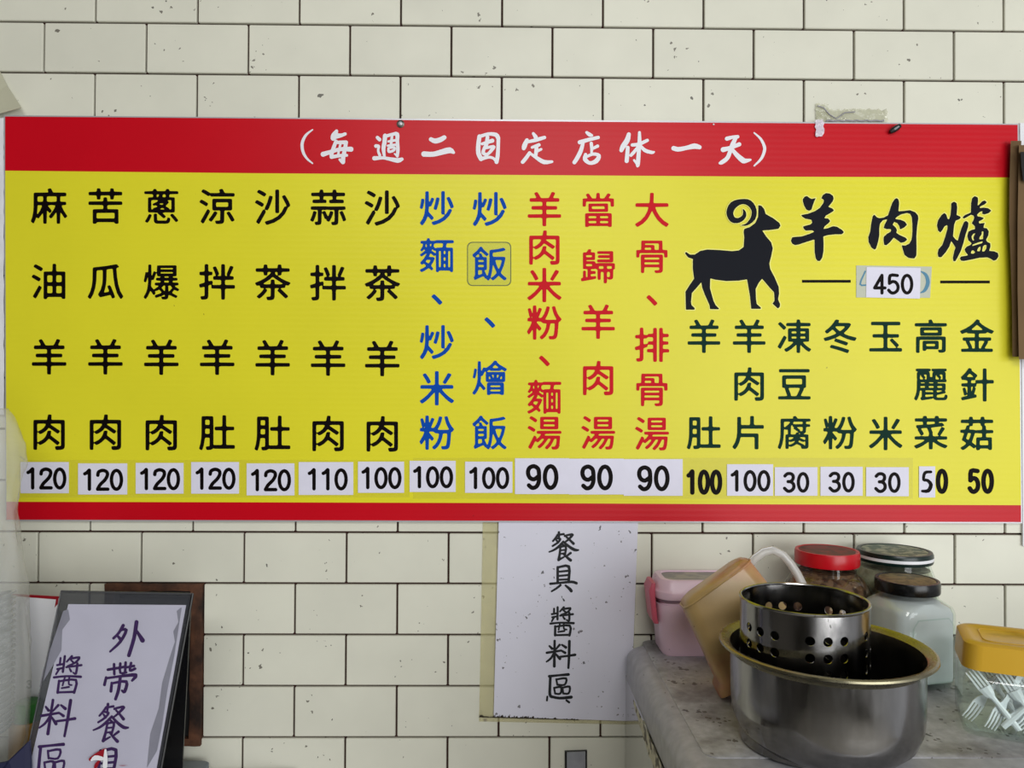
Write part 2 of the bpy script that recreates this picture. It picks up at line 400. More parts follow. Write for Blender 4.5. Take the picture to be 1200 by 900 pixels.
def brush(strokes, fx, sm=0.0, grow=0.0, h=0.25, straight=False):
    """strokes: lists of (x,y,r) in crop units; fx maps crop units to photo px; r scaled alike"""
    S = []
    for st in strokes:
        q = []
        for x, y, r in st:
            a = fx(x, y); b = fx(x + 1, y); sc = math.hypot(b[0] - a[0], b[1] - a[1])
            a2 = fx(x, y + 1); sc2 = math.hypot(a2[0] - a[0], a2[1] - a[1]); q.append((a[0], a[1], r * (sc + sc2) / 2 + grow))
        S.append(q)
    al = np.array([p for q in S for p in q]); lo = al[:, :2].min(0) - 5; hi = al[:, :2].max(0) + 5
    gx, gy = np.meshgrid(np.arange(lo[0], hi[0], h), np.arange(lo[1], hi[1], h))
    Fd = np.full(gx.shape, -1e9)
    for q in S:
        if len(q) > 2 and not straight:                                            # Catmull-Rom smoothing of the centre line
            P = np.array([q[0]] + q + [q[-1]]); r_ = []
            for i in range(1, len(P) - 2):
                for t in (0, 1 / 3, 2 / 3):
                    p0, p1, p2, p3 = P[i - 1:i + 3]
                    r_.append(0.5 * (2 * p1 + (p2 - p0) * t + (2 * p0 - 5 * p1 + 4 * p2 - p3) * t * t + (3 * p1 - p0 - 3 * p2 + p3) * t ** 3))
            r_.append(P[-2]); q = r_
        for a, b in zip(q, q[1:]):
            dx, dy = b[0] - a[0], b[1] - a[1]; L2 = dx * dx + dy * dy + 1e-9
            t = np.clip(((gx - a[0]) * dx + (gy - a[1]) * dy) / L2, 0, 1)
            Fd = np.maximum(Fd, a[2] + (b[2] - a[2]) * t - np.hypot(gx - a[0] - t * dx, gy - a[1] - t * dy))
    return contours(blur(Fd, sm), lo[0], lo[1], h, 0.06)
def flat(name, loops, proj, mt, parent, lift=None):
    """fill the outlines (with holes) as a flat mesh on the surface given by proj(px,py)->world"""
    pts0 = [proj(*p) for l in loops for p in l[:1]]
    o0 = proj(*loops[0][0]); ax = (proj(loops[0][0][0] + 10, loops[0][0][1]) - o0).normalized()
    ay = (proj(loops[0][0][0], loops[0][0][1] - 10) - o0); ay = (ay - ax * ay.dot(ax)).normalized(); nz = ax.cross(ay)
    cu = bpy.data.curves.new(name, 'CURVE'); cu.dimensions = '2D'; cu.fill_mode = 'BOTH'
    for l in loops:
        sp = cu.splines.new('POLY'); sp.points.add(len(l) - 1)
        for k, p in enumerate(l):
            w = proj(*p) - o0; sp.points[k].co = (w.dot(ax) * 1000, w.dot(ay) * 1000, 0, 1)
        sp.use_cyclic_u = True
    co = bpy.data.objects.new('tmp', cu); C.objects.link(co); src = co.to_mesh()
    vs = [o0 + (ax * v.co.x + ay * v.co.y) / 1000 for v in src.vertices]; fs = [list(p.vertices) for p in src.polygons]
    co.to_mesh_clear(); bpy.data.objects.remove(co); bpy.data.curves.remove(cu)
    off = ORG.get(parent.name, Vector((0, 0, 0))) if parent else Vector((0, 0, 0))
    me = bpy.data.meshes.new(name); me.from_pydata([v - off for v in vs], [], fs); me.materials.append(MT[mt])
    o = bpy.data.objects.new(name, me); C.objects.link(o); o.parent = parent; ORG[o.name] = off
    return o
def flats(name, groups, proj, mt, parent):
    for g in groups: flat(name, g, proj, mt, parent)
def quad_px(pts): return [list(pts)]

# ================================================================== SETTING
U0, V0 = -0.54397, H + 0.434425          # tile grid origin (joint column, joint row)
T = 0.06
wall = bpy.data.objects.new('wall_back', None)
bpy.data.objects.remove(wall)
wall = obj('wall_back', MB().box((-1.6, 0.0045, 0), (2.2, 0.06, 2.75)), 'grout', None, False); wall['kind'] = 'structure'
# hole of the recess, in world
RX0, RX1 = W(125, 700, 0).x, W(238, 700, 0).x
RZ1, RZ0 = V0 - 11 * T, V0 - 14 * T
G = 0.00115
tile_me = None
def tile_mesh(w, h):
    mb = MB().loft([rr(w, h, 0.0009, (0, 0, 0), n=1), rr(w, h, 0.0009, (0, 0, 0.0036), n=1), rr(w - .0007, h - .0007, 0.0006, (0, 0, 0.0045), n=1)])
    mb.v = [Vector((p.x, -p.z, p.y)) for p in mb.v]
    me = bpy.data.meshes.new('tile'); me.from_pydata(mb.v, [], mb.f)
    bm = bmesh.new(); bm.from_mesh(me); bmesh.ops.recalc_face_normals(bm, faces=bm.faces); bm.to_mesh(me); bm.free()
    me.materials.append(MT['tile']); return me
full = tile_mesh(T - G, T / 2 - G); far = MB()
bx0, bx1, bz0, bz1 = W(30, 0, 0).x, W(1170, 0, 0).x, W(600, 600, 0).z, W(600, 155, 0).z
vx0, vx1, vz0, vz1 = W(-6, 450, 0).x, W(1206, 450, 0).x, W(600, 906, 0).z, W(600, -6, 0).z
wo = ORG['wall_back']
def put_tile(x0, x1, z0, z1):
    cx, cz = (x0 + x1) / 2, (z0 + z1) / 2
    inview = x1 > vx0 and x0 < vx1 and z1 > vz0 and z0 < vz1
    hidden = x0 > bx0 and x1 < bx1 and z0 > bz0 and z1 < bz1
    isfull = abs(x1 - x0 - 2 * T) < 1e-6 and abs(z1 - z0 - T) < 1e-6
    me = full if isfull else None
    if inview and not hidden:
        if me is None: me = tile_mesh((x1 - x0) / 2 - G, (z1 - z0) / 2 - G)
        o = bpy.data.objects.new('tile', me); C.objects.link(o); o.parent = wall; o.location = Vector((cx, 0.0045, cz)) - wo
        o.rotation_euler = (math.radians(random.uniform(-.25, .25)), 0, math.radians(random.uniform(-.12, .12)))
        ORG[o.name] = Vector((cx, 0, cz))
    else:
        far.box((x0 + G, 0.0, z0 + G), (x1 - G, 0.0046, z1 - G))
for row in range(-17, 22):
    z1 = V0 - row * T; z0 = z1 - T
    if z1 < 0.02 or z1 > 2.75: continue
    par = 0 if (row % 2 == 0) else 1     # rows starting at an even joint line have joints at odd / even half tiles
    for col in range(-10, 26):
        # row j spans line j..j+1 ; row 0 joints at even multiples, row -1 at odd
        i0 = 2 * col + (0 if row % 2 == 0 else 1)
        x0 = U0 + i0 * T; x1 = x0 + 2 * T
        if x0 < -1.5 or x1 > 2.1: continue
        if x0 < RX1 and x1 > RX0 and z0 < RZ1 - 1e-4 and z1 > RZ0 + 1e-4:
            if x0 < RX0 - 0.004: put_tile(x0, RX0, z0, z1)
            if x1 > RX1 + 0.004: put_tile(RX1, x1, z0, z1)
            continue
        put_tile(x0, x1, z0, z1)
fo = obj('tile_field', far, 'tile', wall, False, kind='stuff')

# wall body is not cut: flat black plate paints the opening's shade, with rusty frame
rec = thing('wall_recess', (RX0, 0, RZ0), 'rusty brown frame around a dark square opening in the tiles behind the leaning sign', 'opening')
fz1, fz0 = W(180, 683.5, 0).z, W(180, 872.5, 0).z
fw = 0.0105
obj('shade_plate', MB().box((RX0 + fw, -0.0012, fz0 + fw), (RX1 - fw, 0.004, fz1 - fw * .8)), 'shadeblack', rec, False)
def frame_bar(x0, x1, z0, z1):
    mb = MB(); n = 14; loops = []
    horiz = (x1 - x0) > (z1 - z0)
    for k in range(n + 1):
        t = k / n
        j = random.uniform(-.0007, .0007)
        if horiz:
            x = x0 + (x1 - x0) * t; loops.append([Vector((x, 0.004, z0)), Vector((x, -0.0045, z0 + j)), Vector((x, -0.0055, (z0 + z1) / 2)), Vector((x, -0.0045, z1 + j)), Vector((x, 0.004, z1))])
        else:
            z = z0 + (z1 - z0) * t; loops.append([Vector((x0, 0.004, z)), Vector((x0 + j, -0.0045, z)), Vector(((x0 + x1) / 2, -0.0055, z)), Vector((x1 + j, -0.0045, z)), Vector((x1, 0.004, z))])
    return mb.loft(loops)
obj('frame_bar', frame_bar(RX0, RX1, fz1 - fw * .75, fz1), 'rust', rec)
obj('frame_bar', frame_bar(RX0, RX1, fz0, fz0 + fw * .8), 'rust', rec)
obj('frame_bar', frame_bar(RX0, RX0 + fw, fz0, fz1), 'rust', rec)
obj('frame_bar', frame_bar(RX1 - fw * 1.25, RX1, fz0, fz1), 'rust', rec)

obj('floor', MB().box((-1.6, -3.2, -0.05), (2.2, 0, 0)), 'floor', None, False)['kind'] = 'structure'
obj('wall_far', MB().box((-1.6, -3.26, 0), (2.2, -3.2, 2.75)), 'wallpaint', None, False)['kind'] = 'structure'
obj('ceiling', MB().box((-1.6, -3.2, 2.75), (2.2, 0.06, 2.8)), 'ceil', None, False)['kind'] = 'structure'
obj('wall_left', MB().box((-1.66, -3.2, 0), (-1.6, 0.06, 2.75)), 'wallpaint', None, False)['kind'] = 'structure'

# ================================================================== MENU BOARD
YB = -0.0065
def PB(lift=0.0): return lambda x, y: W(x, y, YB - lift)
tl, tr, br, bl = (4.5, 135), (1194, 145), (1198, 613.3), (14, 610.5)
bl = (6.5, 610.5)
board = thing('menu_board', W(600, 612, YB), 'long yellow and red menu board with columns of dishes and prices on the tiled wall', 'menu board')
nrm = Vector((0, -1, 0))
def strip(name, pts, mt, lift, th, parent=board):
    return obj(name, MB().slab([W(x, y, YB - lift) for x, y in pts], nrm, th), mt, parent, False)
strip('panel', [tl, bl, br, tr], 'silver', 0, 0.0060)
def e(a, b, t): return (a[0] + (b[0] - a[0]) * t, a[1] + (b[1] - a[1]) * t)
top = [(6, 136.5), (300, 138.8), (600, 142), (900, 144.2), (1192.5, 146.3)]
mid = [(6, 200), (300, 203), (600, 205), (900, 207), (1193, 208)]
low = [(7.5, 588), (300, 588.6), (600, 589.5), (900, 591), (1196.5, 592)]
bot = [(7.5, 609), (300, 609.6), (600, 610.3), (900, 611.2), (1196.5, 611.8)]
def band(name, up, dn, mt):
    mb = MB()
    for k in range(len(up) - 1):
        mb.slab([W(*up[k], YB - .0003), W(*dn[k], YB - .0003), W(*dn[k + 1], YB - .0003), W(*up[k + 1], YB - .0003)], nrm, 0.0003)
    return obj(name, mb, mt, board, False)
tag(band('header_band', top, mid, 'red'), 'red band across the top')
tag(band('yellow_field', mid, low, 'yellow'), 'bright yellow field')
tag(band('footer_band', low, bot, 'red'), 'narrow red band along the bottom')
P1 = PB(0.0007); P2 = PB(0.0013); P3 = PB(0.0016)

# black dishes
cols = [('麻油羊肉', 57.5, 241.5), ('苦瓜羊肉', 123.5, 241.5), ('蔥爆羊肉', 189, 242), ('涼拌羊肚', 254.5, 242), ('沙茶羊肚', 319.5, 242.5), ('蒜拌羊肉', 384.5, 243), ('沙茶羊肉', 448, 243.5)]
for s, x, y0 in cols:
    for k, ch in enumerate(s): flat('character', cjk(ch, x, y0 + k * 88.3, 43.5), P1, 'ink', board)
def column(s, x, ys, em, mt, sx=1.0):
    for ch, y in zip(s, ys): flat('character', cjk(ch, x, y, em, sx=sx), P1, mt, board)
column('炒麵、炒米粉', 512, (244, 299, 351, 401, 455, 507), 42, 'inkblue')
column('炒飯、燴飯', 574, (245, 309, 378, 443, 507), 42, 'inkblue')
column('羊肉米粉、麵湯', 638, (245, 290, 334, 378, 423, 465, 507), 42, 'inkred')
column('當歸羊肉湯', 701, (246, 312, 377, 443, 507), 42, 'inkred')
column('大骨、排骨湯', 764, (246, 300, 352, 404, 456, 508), 42, 'inkred')
for s, x, ys in (('羊肚', 825, (394, 507)), ('羊肉片', 878, (394, 450, 507)), ('凍豆腐', 931, (394, 450, 507)), ('冬粉', 984.5, (394, 507)),
                 ('玉米', 1038, (394, 508)), ('高麗菜', 1091, (394, 450, 507)), ('金針菇', 1145, (394, 451, 508))):
    column(s, x, ys, 41, 'inkgreen')

def aff(ox, oy, s): return lambda x, y: (ox + x / s, oy + y / s)
A = aff(345, 148, 8); B_ = aff(485, 148, 8); C_ = aff(605, 148, 8); D_ = aff(760, 150, 8)
hdr = [
 (A, [[(170,32,3),(110,80,8),(78,140,11),(72,190,11),(85,250,10),(120,305,7),(170,348,3)]]),
 (A, [[(395,45,12),(375,85,26),(365,110,22)],[(398,90,22),(440,85,14),(475,72,12)],[(390,140,12),(368,200,15),(348,260,15),(350,288,14)],
      [(390,152,12),(440,150,13),(478,152,16)],[(485,150,14),(472,220,15),(458,290,16),(455,335,17)],[(425,312,8),(452,335,14)],
      [(270,262,20),(340,240,15),(430,215,14),(530,215,20)],[(348,288,14),(420,276,12),(490,272,10)],[(432,165,8),(415,240,7),(408,278,8)]]),
 (A, [[(778,105,12),(798,124,14)],[(765,185,14),(790,188,10),(785,230,8),(800,270,10)],[(750,300,17),(830,296,11),(900,308,14),(970,320,19),(1008,308,12)],
      [(850,88,16),(845,150,17),(835,210,15),(845,288,8)],[(860,92,12),(920,75,11),(962,75,16),(965,140,13),(970,220,13),(965,280,10)],[(965,280,8),(940,258,4)],
      [(915,95,9),(908,150,9),(905,190,9)],[(882,142,7),(942,132,9)],[(876,182,7),(942,174,9)],[(882,205,7),(886,238,9),(930,226,9),(938,200,7),(885,204,6)]]),
 (B_, [[(160,122,16),(200,138,20),(250,125,20),(285,105,17)],[(95,260,22),(180,262,20),(260,242,22),(335,225,24),(372,246,10)]]),
 (B_, [[(615,95,16),(605,170,17),(605,250,18),(630,305,18)],[(620,95,12),(700,72,12),(770,80,16),(790,110,16)],[(792,110,14),(790,200,13),(785,280,15),(775,335,15)],
       [(630,305,15),(700,290,10),(745,300,9),(775,330,12)],[(690,102,14),(680,170,14),(665,200,14)],[(640,165,10),(735,135,16)],
       [(662,200,11),(650,250,13),(690,262,10),(735,215,13),(745,190,11),(665,205,9)],[(668,288,8),(688,268,8)]]),
 (C_, [[(160,68,10),(182,100,16)],[(100,130,14),(78,180,20),(70,208,14)],[(100,148,9),(180,130,14),(230,115,14),(265,105,12)],[(148,198,9),(212,174,13)],
       [(190,190,14),(186,240,14),(180,285,12)],[(200,232,9),(232,216,9)],[(125,250,13),(90,300,14),(60,335,14)],[(125,250,7),(190,295,13),(260,335,17),(335,332,9)]]),
 (C_, [[(660,58,10),(690,80,15),(712,86,6)],[(595,150,16),(680,125,14),(768,105,12)],[(625,160,12),(605,230,16),(570,300,16),(545,338,15)],[(703,160,12),(708,210,11),(705,250,7)],
       [(720,207,9),(762,186,12)],[(650,265,12),(645,310,17),(690,345,13),(750,325,18),(775,275,14),(720,260,11),(660,285,9)]]),
 (C_, [[(1055,75,15),(1040,130,21),(1000,190,20),(985,225,15)],[(1045,200,14),(1040,270,16),(1035,325,16)],[(1155,58,10),(1155,150,15),(1148,250,15),(1140,350,16),(1137,374,8)],
       [(1105,318,7),(1135,355,10)],[(1088,175,12),(1150,168,13),(1228,132,12)],[(1140,195,9),(1105,240,12),(1075,272,11)],[(1162,178,8),(1205,225,14),(1270,245,12),(1292,240,5)]]),
 (D_, [[(235,190,18),(280,200,18),(360,185,16),(430,170,22),(478,180,16)]]),
 (D_, [[(735,100,16),(790,86,12),(835,82,13)],[(820,90,12),(790,150,18),(768,210,16),(740,280,16),(690,320,16),(668,330,8)],[(700,203,20),(770,185,14),(850,153,16)],
       [(770,180,10),(820,245,17),(880,300,22),(905,308,18),(955,298,7)]]),
 (D_, [[(990,45,3),(1050,100,8),(1085,170,11),(1085,220,11),(1055,290,9),(990,355,3)]])]
for fx, st in hdr:
    flat('header_character', brush(st, fx, grow=0.45), P1, 'inkwhite', board)
def field_polys(polys, grow, bl=1.6, h=0.25):
    S = []
    for q in polys:
        P = np.array(q, np.float32); S.append(np.stack([P, np.roll(P, -1, 0)], 1))
    segs = np.concatenate(S); lo = segs.reshape(-1, 2).min(0) - 5; hi = segs.reshape(-1, 2).max(0) + 5
    gx, gy = np.meshgrid(np.arange(lo[0], hi[0], h), np.arange(lo[1], hi[1], h))
    return contours(blur(sdf_segments(segs, gx, gy), bl) + grow, lo[0], lo[1], h, 0.04)
big = [
 ((925, 225, 10), [
  [(160,80),(185,52),(210,48),(240,72),(265,82),(310,70),(292,110),(270,170),(262,205),(232,220),(200,205),(175,160),(160,110)],
  [(375,75),(395,35),(430,12),(475,18),(512,45),(520,80),(505,115),(455,175),(500,190),(525,215),(500,235),(430,275),(408,308),(455,310),(480,340),(460,365),(415,400),(398,435),(450,425),(515,400),(560,408),(620,445),(640,472),(615,495),(540,495),(450,505),(398,520),(402,600),(400,700),(385,770),(360,808),(335,808),(312,780),(298,700),(297,555),(200,585),(110,615),(70,622),(35,605),(20,570),(35,530),(80,525),(150,520),(240,490),(298,465),(270,448),(195,452),(175,435),(160,405),(190,395),(250,380),(270,360),(262,325),(190,312),(155,290),(138,270),(220,255),(300,225),(360,185),(400,130),(408,100),(395,80)]]),
 ((1012, 225, 10.586), [
  [(135,280),(165,315),(200,325),(250,318),(305,290),(325,230),(355,140),(385,90),(412,75),(435,95),(442,140),(432,240),(500,235),(575,225),(640,250),(675,290),(680,330),(665,420),(655,550),(658,700),(655,790),(630,825),(560,818),(510,780),(488,710),(475,660),(520,665),(570,640),(598,590),(608,500),(608,400),(600,310),(580,270),(540,260),(470,275),(410,310),(390,335),(460,345),(510,365),(540,405),(505,440),(455,465),(445,420),(420,385),(380,370),(360,405),(400,440),(415,475),(405,505),(450,535),(520,565),(542,590),(510,620),(465,630),(420,595),(375,565),(330,620),(285,660),(258,655),(250,600),(252,555),(290,520),(340,490),(345,460),(290,460),(250,445),(265,400),(300,335),(240,350),(205,390),(195,450),(195,540),(180,620),(155,700),(138,715),(100,690),(65,620),(60,560),(85,490),(95,400),(115,300)]]),
 ((1092, 225, 10), [
  [(230,130),(262,112),(290,130),(298,180),(290,270),(330,285),(340,300),(325,318),(280,335),(262,380),(255,450),(248,520),(275,550),(305,575),(325,500),(350,420),(380,350),(405,338),(430,360),(425,410),(395,500),(370,600),(340,690),(300,770),(275,812),(255,810),(248,770),(265,690),(280,650),(255,610),(228,570),(205,640),(160,710),(110,765),(80,762),(70,720),(80,670),(125,620),(160,520),(185,430),(185,385),(150,400),(125,445),(100,475),(75,450),(62,390),(75,330),(115,270),(148,245),(170,265),(185,315),(205,320),(220,270),(228,190)],
  [(460,240),(462,130),(475,70),(505,48),(540,65),(542,110),(535,165),(560,145),(590,110),(620,98),(645,120),(620,145),(565,170),(560,190),(610,182),(660,190),(698,218),(670,245),(620,262),(590,255),(598,220),(560,235),(530,265),(535,285),(580,292),(612,305),(590,325),(550,345),(555,370),(622,362),(610,390),(605,420),(645,425),(668,460),(662,510),(635,560),(650,585),(685,600),(688,640),(670,690),(730,695),(775,715),(782,755),(755,795),(725,805),(690,780),(650,765),(560,770),(470,790),(380,808),(345,805),(330,775),(345,755),(400,748),(430,740),(395,700),(385,670),(410,640),(455,620),(470,600),(430,565),(418,515),(430,465),(465,445),(510,435),(505,400),(470,365),(490,330),(500,300),(490,275),(460,265),(410,295),(375,312),(362,295),(390,270)],
  [(470,550),(465,520),(485,490),(518,478),(500,505),(488,530),(500,570),(480,568)],[(585,460),(608,462),(605,500),(602,552),(555,556),(560,530),(585,495)],
  [(468,637),(480,615),(540,592),(602,574),(592,600),(540,614)],[(455,720),(465,690),(485,680),(512,705),(490,724)],[(528,692),(543,655),(572,632),(575,665),(562,697)],[(588,697),(598,640),(618,620),(644,620),(642,660),(617,697)]])]
for (ox, oy, sc_), polys in big:
    q = [[(ox + x / sc_, oy + y / sc_) for x, y in p] for p in polys]
    flat('brush_character_outline', field_polys(q, 1.15), PB(0.0005), 'halo', board)
    flat('brush_character', field_polys(q, 0.05), PB(0.0009), 'ramink', board)
# ram emblem
R_ = aff(795, 225, 6.2077)
body = [(582,95),(605,100),(625,125),(635,160),(690,190),(735,225),(743,245),(728,268),(670,276),(610,280),(640,325),(675,365),(687,410),(675,470),(662,520),(668,560),(700,620),(730,690),(733,740),(725,780),(740,815),(738,835),(725,848),(700,825),(685,812),(700,790),(697,730),(660,690),(610,630),(585,660),(562,705),(565,780),(570,815),(600,840),(600,850),(530,850),(522,760),(510,690),(500,635),(440,645),(350,648),(270,638),(232,628),(230,700),(255,790),(270,822),(297,848),(293,853),(230,852),(228,825),(190,740),(172,690),(168,655),(130,700),(98,735),(92,800),(95,822),(120,845),(118,856),(55,856),(52,725),(80,680),(115,630),(105,560),(105,500),(108,488),(70,475),(48,445),(55,435),(85,455),(120,455),(160,428),(210,418),(300,422),(390,430),(440,425),(475,400),(480,330),(475,290),(480,268),(520,255),(560,225),(580,180),(582,130)]
horn = [[(458,243,2),(500,234,9),(543,190,18),(550,130,19),(515,80,22),(460,70,19),(400,95,27),(374,150,25),(395,200,22),(440,206,18),(476,180,15),(481,150,11),(472,128,4)]]
bp = [R_(*p) for p in body]
def field_poly(poly, grow):
    P = np.array(poly, np.float32); segs = np.stack([P, np.roll(P, -1, 0)], 1)
    lo = P.min(0) - 5; hi = P.max(0) + 5; h = 0.4
    gx, gy = np.meshgrid(np.arange(lo[0], hi[0], h), np.arange(lo[1], hi[1], h))
    return contours(blur(sdf_segments(segs, gx, gy), 0.9) + grow, lo[0], lo[1], h, 0.05)
flat('ram_outline', field_poly(bp, 1.2), PB(0.0005), 'halo', board)
flat('ram_silhouette', field_poly(bp, 0), PB(0.0009), 'ramink', board)
flat('ram_horn', brush(horn, R_), PB(0.0012), 'ramink', board)
flat('ram_horn_outline', brush(horn, R_, grow=0.9), PB(0.00105), 'halo', board)
for x0, x1, y in ((940, 997, 329.6), (1102, 1160, 330.4)):
    flat('dash_line', quad_px([[(x0, y - 1.6), (x0, y + 1.6), (x1, y + 1.6), (x1, y - 1.6)]])[0], P1, 'ink', board)

# price labels
def rect(x0, y0, x1, y1, sk=0): return [(x0, y0), (x0 + sk, y1), (x1 + sk, y1), (x1, y0)]
pl = [(24,541.5,80.5,578,'120',22.5),(91.5,543,149,579.5,'120',22.5),(159,542.5,215,578.5,'120',22.5),(224,541.5,280,578.5,'120',22.5),(289,543,345,580.5,'120',22.5),
      (350,541.5,414,580,'110',22.5),(419.5,541,473.5,577.5,'100',22.5),(480,540,534,576.5,'100',22.5),(545,541,600.5,577.5,'100',22.5),
      (603.5,537,667,579,'90',26),(667,537.5,731,579.5,'90',26),(731,538,800,581,'90',26),(852,544,906,581,'100',22),(908,547.5,958,581,'30',21),(961.5,547,1011,581,'30',21),(1015,547.5,1065,581.5,'30',21)]
flat('tape_strip', [rect(22, 539, 480, 583)], PB(0.0006), 'tapefilm', board)
flat('tape_strip', [rect(484, 536.5, 1070, 584.5)], PB(0.0006), 'tapefilm', board)
for i, (x0, y0, x1, y1, t, hg) in enumerate(pl):
    o = obj('price_label', MB().slab([W(x, y, YB - .0011) for x, y in rect(x0, y0, x1, y1)], nrm, 0.0004), 'label', board, False)
    tag(o, 'white paper label reading ' + t)
    cx = (x0 + x1) / 2
    if i in (0, 5): cx += 1.5
    flats('price_digit', digits(t, cx, (y0 + y1) / 2 + 1, hg * 1.04, 16.2 if hg < 26 else 20, 0.088 if hg < 26 else 0.092), P2, 'ink', o)
flats('price_digit', digits('100', 825, 565, 26, 14.2, 0.10, 0.72), P1, 'ink', board)
flats('price_digit', digits('0', 1104, 564, 26, 14.2, 0.10, 0.72), P1, 'ink', board)
flats('price_digit', digits('50', 1149.5, 564, 26, 16, 0.10, 0.75), P1, 'ink', board)
o = obj('price_label', MB().slab([W(x, y, YB - .0011) for x, y in rect(1077, 546.5, 1096, 583)], nrm, 0.0004), 'label', board, False); tag(o, 'narrow white label with a hand-inked 5')
flat('price_digit', brush([[(1091,553,1.6),(1084,554,1.8),(1082.5,562,1.7),(1087,563,1.8),(1091,568,2.2),(1088,575,2.2),(1081,575.5,1.6)]], lambda x, y: (x, y)), P2, 'ink', o)
o = obj('price_label', MB().slab([W(x, y, YB - .0009) for x, y in [(1003.5,311),(1003.5,348.5),(1090,349),(1092,312.5)]], nrm, 0.0003), 'oldlabel', board, False); tag(o, 'older faded label under the price of the hot pot')
flat('price_digit', brush([[(1014,318,.9),(1008,333,.9),(1016,334,.9)],[(1079,318,.6),(1085,322,1.8),(1087.5,331,2.2),(1084,340,1.8),(1079,343,.6)]], lambda x, y: (x, y)), PB(.0011), 'bluefade', o)
o = obj('price_label', MB().slab([W(x, y, YB - .0014) for x, y in [(1015.5,313),(1015,348.5),(1078,350),(1079,314)]], nrm, 0.0004), 'label', board, False); tag(o, 'white paper label reading 450')
flats('price_digit', digits('450', 1047, 333, 22, 16, 0.085), PB(0.0016), 'ink', o)
# film patch round one character
pr = [(548 + 3 * 0, 284)]
def rrect(x0, y0, x1, y1, r):
    out = []
    for cx, cy, a0 in ((x1 - r, y1 - r, 0), (x0 + r, y1 - r, 90), (x0 + r, y0 + r, 180), (x1 - r, y0 + r, 270)):
        for k in range(5): a = math.radians(a0 + k * 22.5); out.append((cx + r * math.cos(a), cy + r * math.sin(a)))
    return out
tag(flat('film_patch', [rrect(548, 284, 598.5, 334.5, 6)], PB(0.0005), 'patch', board), 'rounded translucent patch around a blue character')
flat('film_patch_edge', [rrect(547.4, 283.4, 599.1, 335.1, 6), rrect(548.4, 284.4, 598.1, 334.1, 5.4)], PB(0.00062), 'patchedge', board)

# nail, clip, tapes
def disc_stack(c, prof, n=20):
    mb = MB().loft([[Vector((c.x + r * math.cos(2 * PI * k / n), c.y - d, c.z + r * math.sin(2 * PI * k / n))) for k in range(n)] for r, d in prof]); return mb
c = W(469.5, 145.5, YB)
sc = thing('screw', c, 'dark round screw holding the top edge of the menu board', 'screw')
obj('washer', disc_stack(c, [(0.0045, 0.0003), (0.0045, 0.0012), (0.003, 0.0016)]), 'steeldark', sc)
obj('screw_head', disc_stack(c, [(0.0024, 0.0014), (0.0024, 0.0028), (0.0014, 0.0034)]), 'silver', sc)
c = W(836, 146, YB); obj('staple', disc_stack(c, [(0.001, 0.0004), (0.001, 0.001), (0.0006, 0.0014)]), 'whiteplastic', board)
a, b = W(1055, 147, YB - .006), W(1043, 155, YB - .004)
cl = thing('pen_clip', (a + b) / 2, 'small black clip slanting over the top edge of the board at right', 'clip')
obj('clip_body', MB().tube([a, a.lerp(b, .3), a.lerp(b, .7), b], [.0024, .0034, .0034, .0022], 10), 'blackplastic', cl)
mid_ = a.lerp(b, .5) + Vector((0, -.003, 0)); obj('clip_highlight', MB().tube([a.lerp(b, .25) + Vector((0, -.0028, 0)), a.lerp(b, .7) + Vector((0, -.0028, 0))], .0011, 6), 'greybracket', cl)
def crumple(px0, py0, px1, py1, y, nx, ny, amp, seed, edge=0):
    mb = MB(); v = []; f = []
    for j in range(ny + 1):
        for i in range(nx + 1):
            x = px0 + (px1 - px0) * i / nx; yy = py0 + (py1 - py0) * j / ny
            n1 = noise.noise(Vector((x * .13 + seed, yy * .13, seed))); n2 = noise.noise(Vector((x * .4, yy * .4 + seed, 3)))
            ex = edge * noise.noise(Vector((x * .3, yy * .3, seed + 9)))
            v.append(W(x + (ex if i in (0, nx) else 0), yy + (ex if j in (0, ny) else 0), y - amp * (0.6 + n1 + .5 * n2)))
    for j in range(ny):
        for i in range(nx): a_ = j * (nx + 1) + i; f.append((a_, a_ + 1, a_ + nx + 2, a_ + nx + 1))
    return mb.add(v, f)
MT['cleartape'] = mat('crinkled_clear_tape', (200, 200, 172), 0.07, alpha=0.5, bump=(90, .6))
tp = thing('clear_tape', W(1000, 143, 0), 'crinkled strip of clear tape on the tiles above the board at right', 'tape')
obj('tape_strip', crumple(956, 128, 1040, 144, -0.0008, 40, 10, .0022, 1.3, 3), 'cleartape', tp)
obj('tape_end', crumple(956, 140, 965, 160, YB - .0008, 8, 16, .002, 4.1, 2), mat('shiny_tape', (225, 215, 228), 0.1, alpha=.85, bump=(90, .6)), tp)
obj('tape_end', crumple(956, 122, 972, 140, -0.0008, 10, 10, .002, 6.1, 2), 'cleartape', tp)
obj('tape_fold', MB().tube([W(x, 141.5 + .6 * math.sin(x), -.0035) for x in range(968, 1040, 4)], .0009, 6), 'waterstain', tp)
obj('tape_fold', MB().tube([W(x, y, -.0035) for x, y in ((958, 124), (965, 126), (972, 134), (980, 139), (990, 132), (1002, 131))], .0006, 6), 'waterstain', tp)
# scraps at the left edge
sp_ = obj('plastic_flap', MB().slab([W(x, y, -0.004 - d) for x, y, d in [(-40, 60, .001), (-40, 132, .004), (0, 133, .006), (25, 126, .009), (8, 100, .002), (-2, 80, .001)]], nrm, .0008), 'creampaper', None, False)
tag(sp_, 'torn cream plastic flap peeling off the wall at the top left corner of the board', 'flap')
ws = obj('edging_strip', crumple(-14, 138, 4.6, 486, YB + .002, 6, 60, .0014, 2.2, 1), 'whiteplastic', None); tag(ws, 'whitish plastic strip along the left edge of the menu board', 'strip')
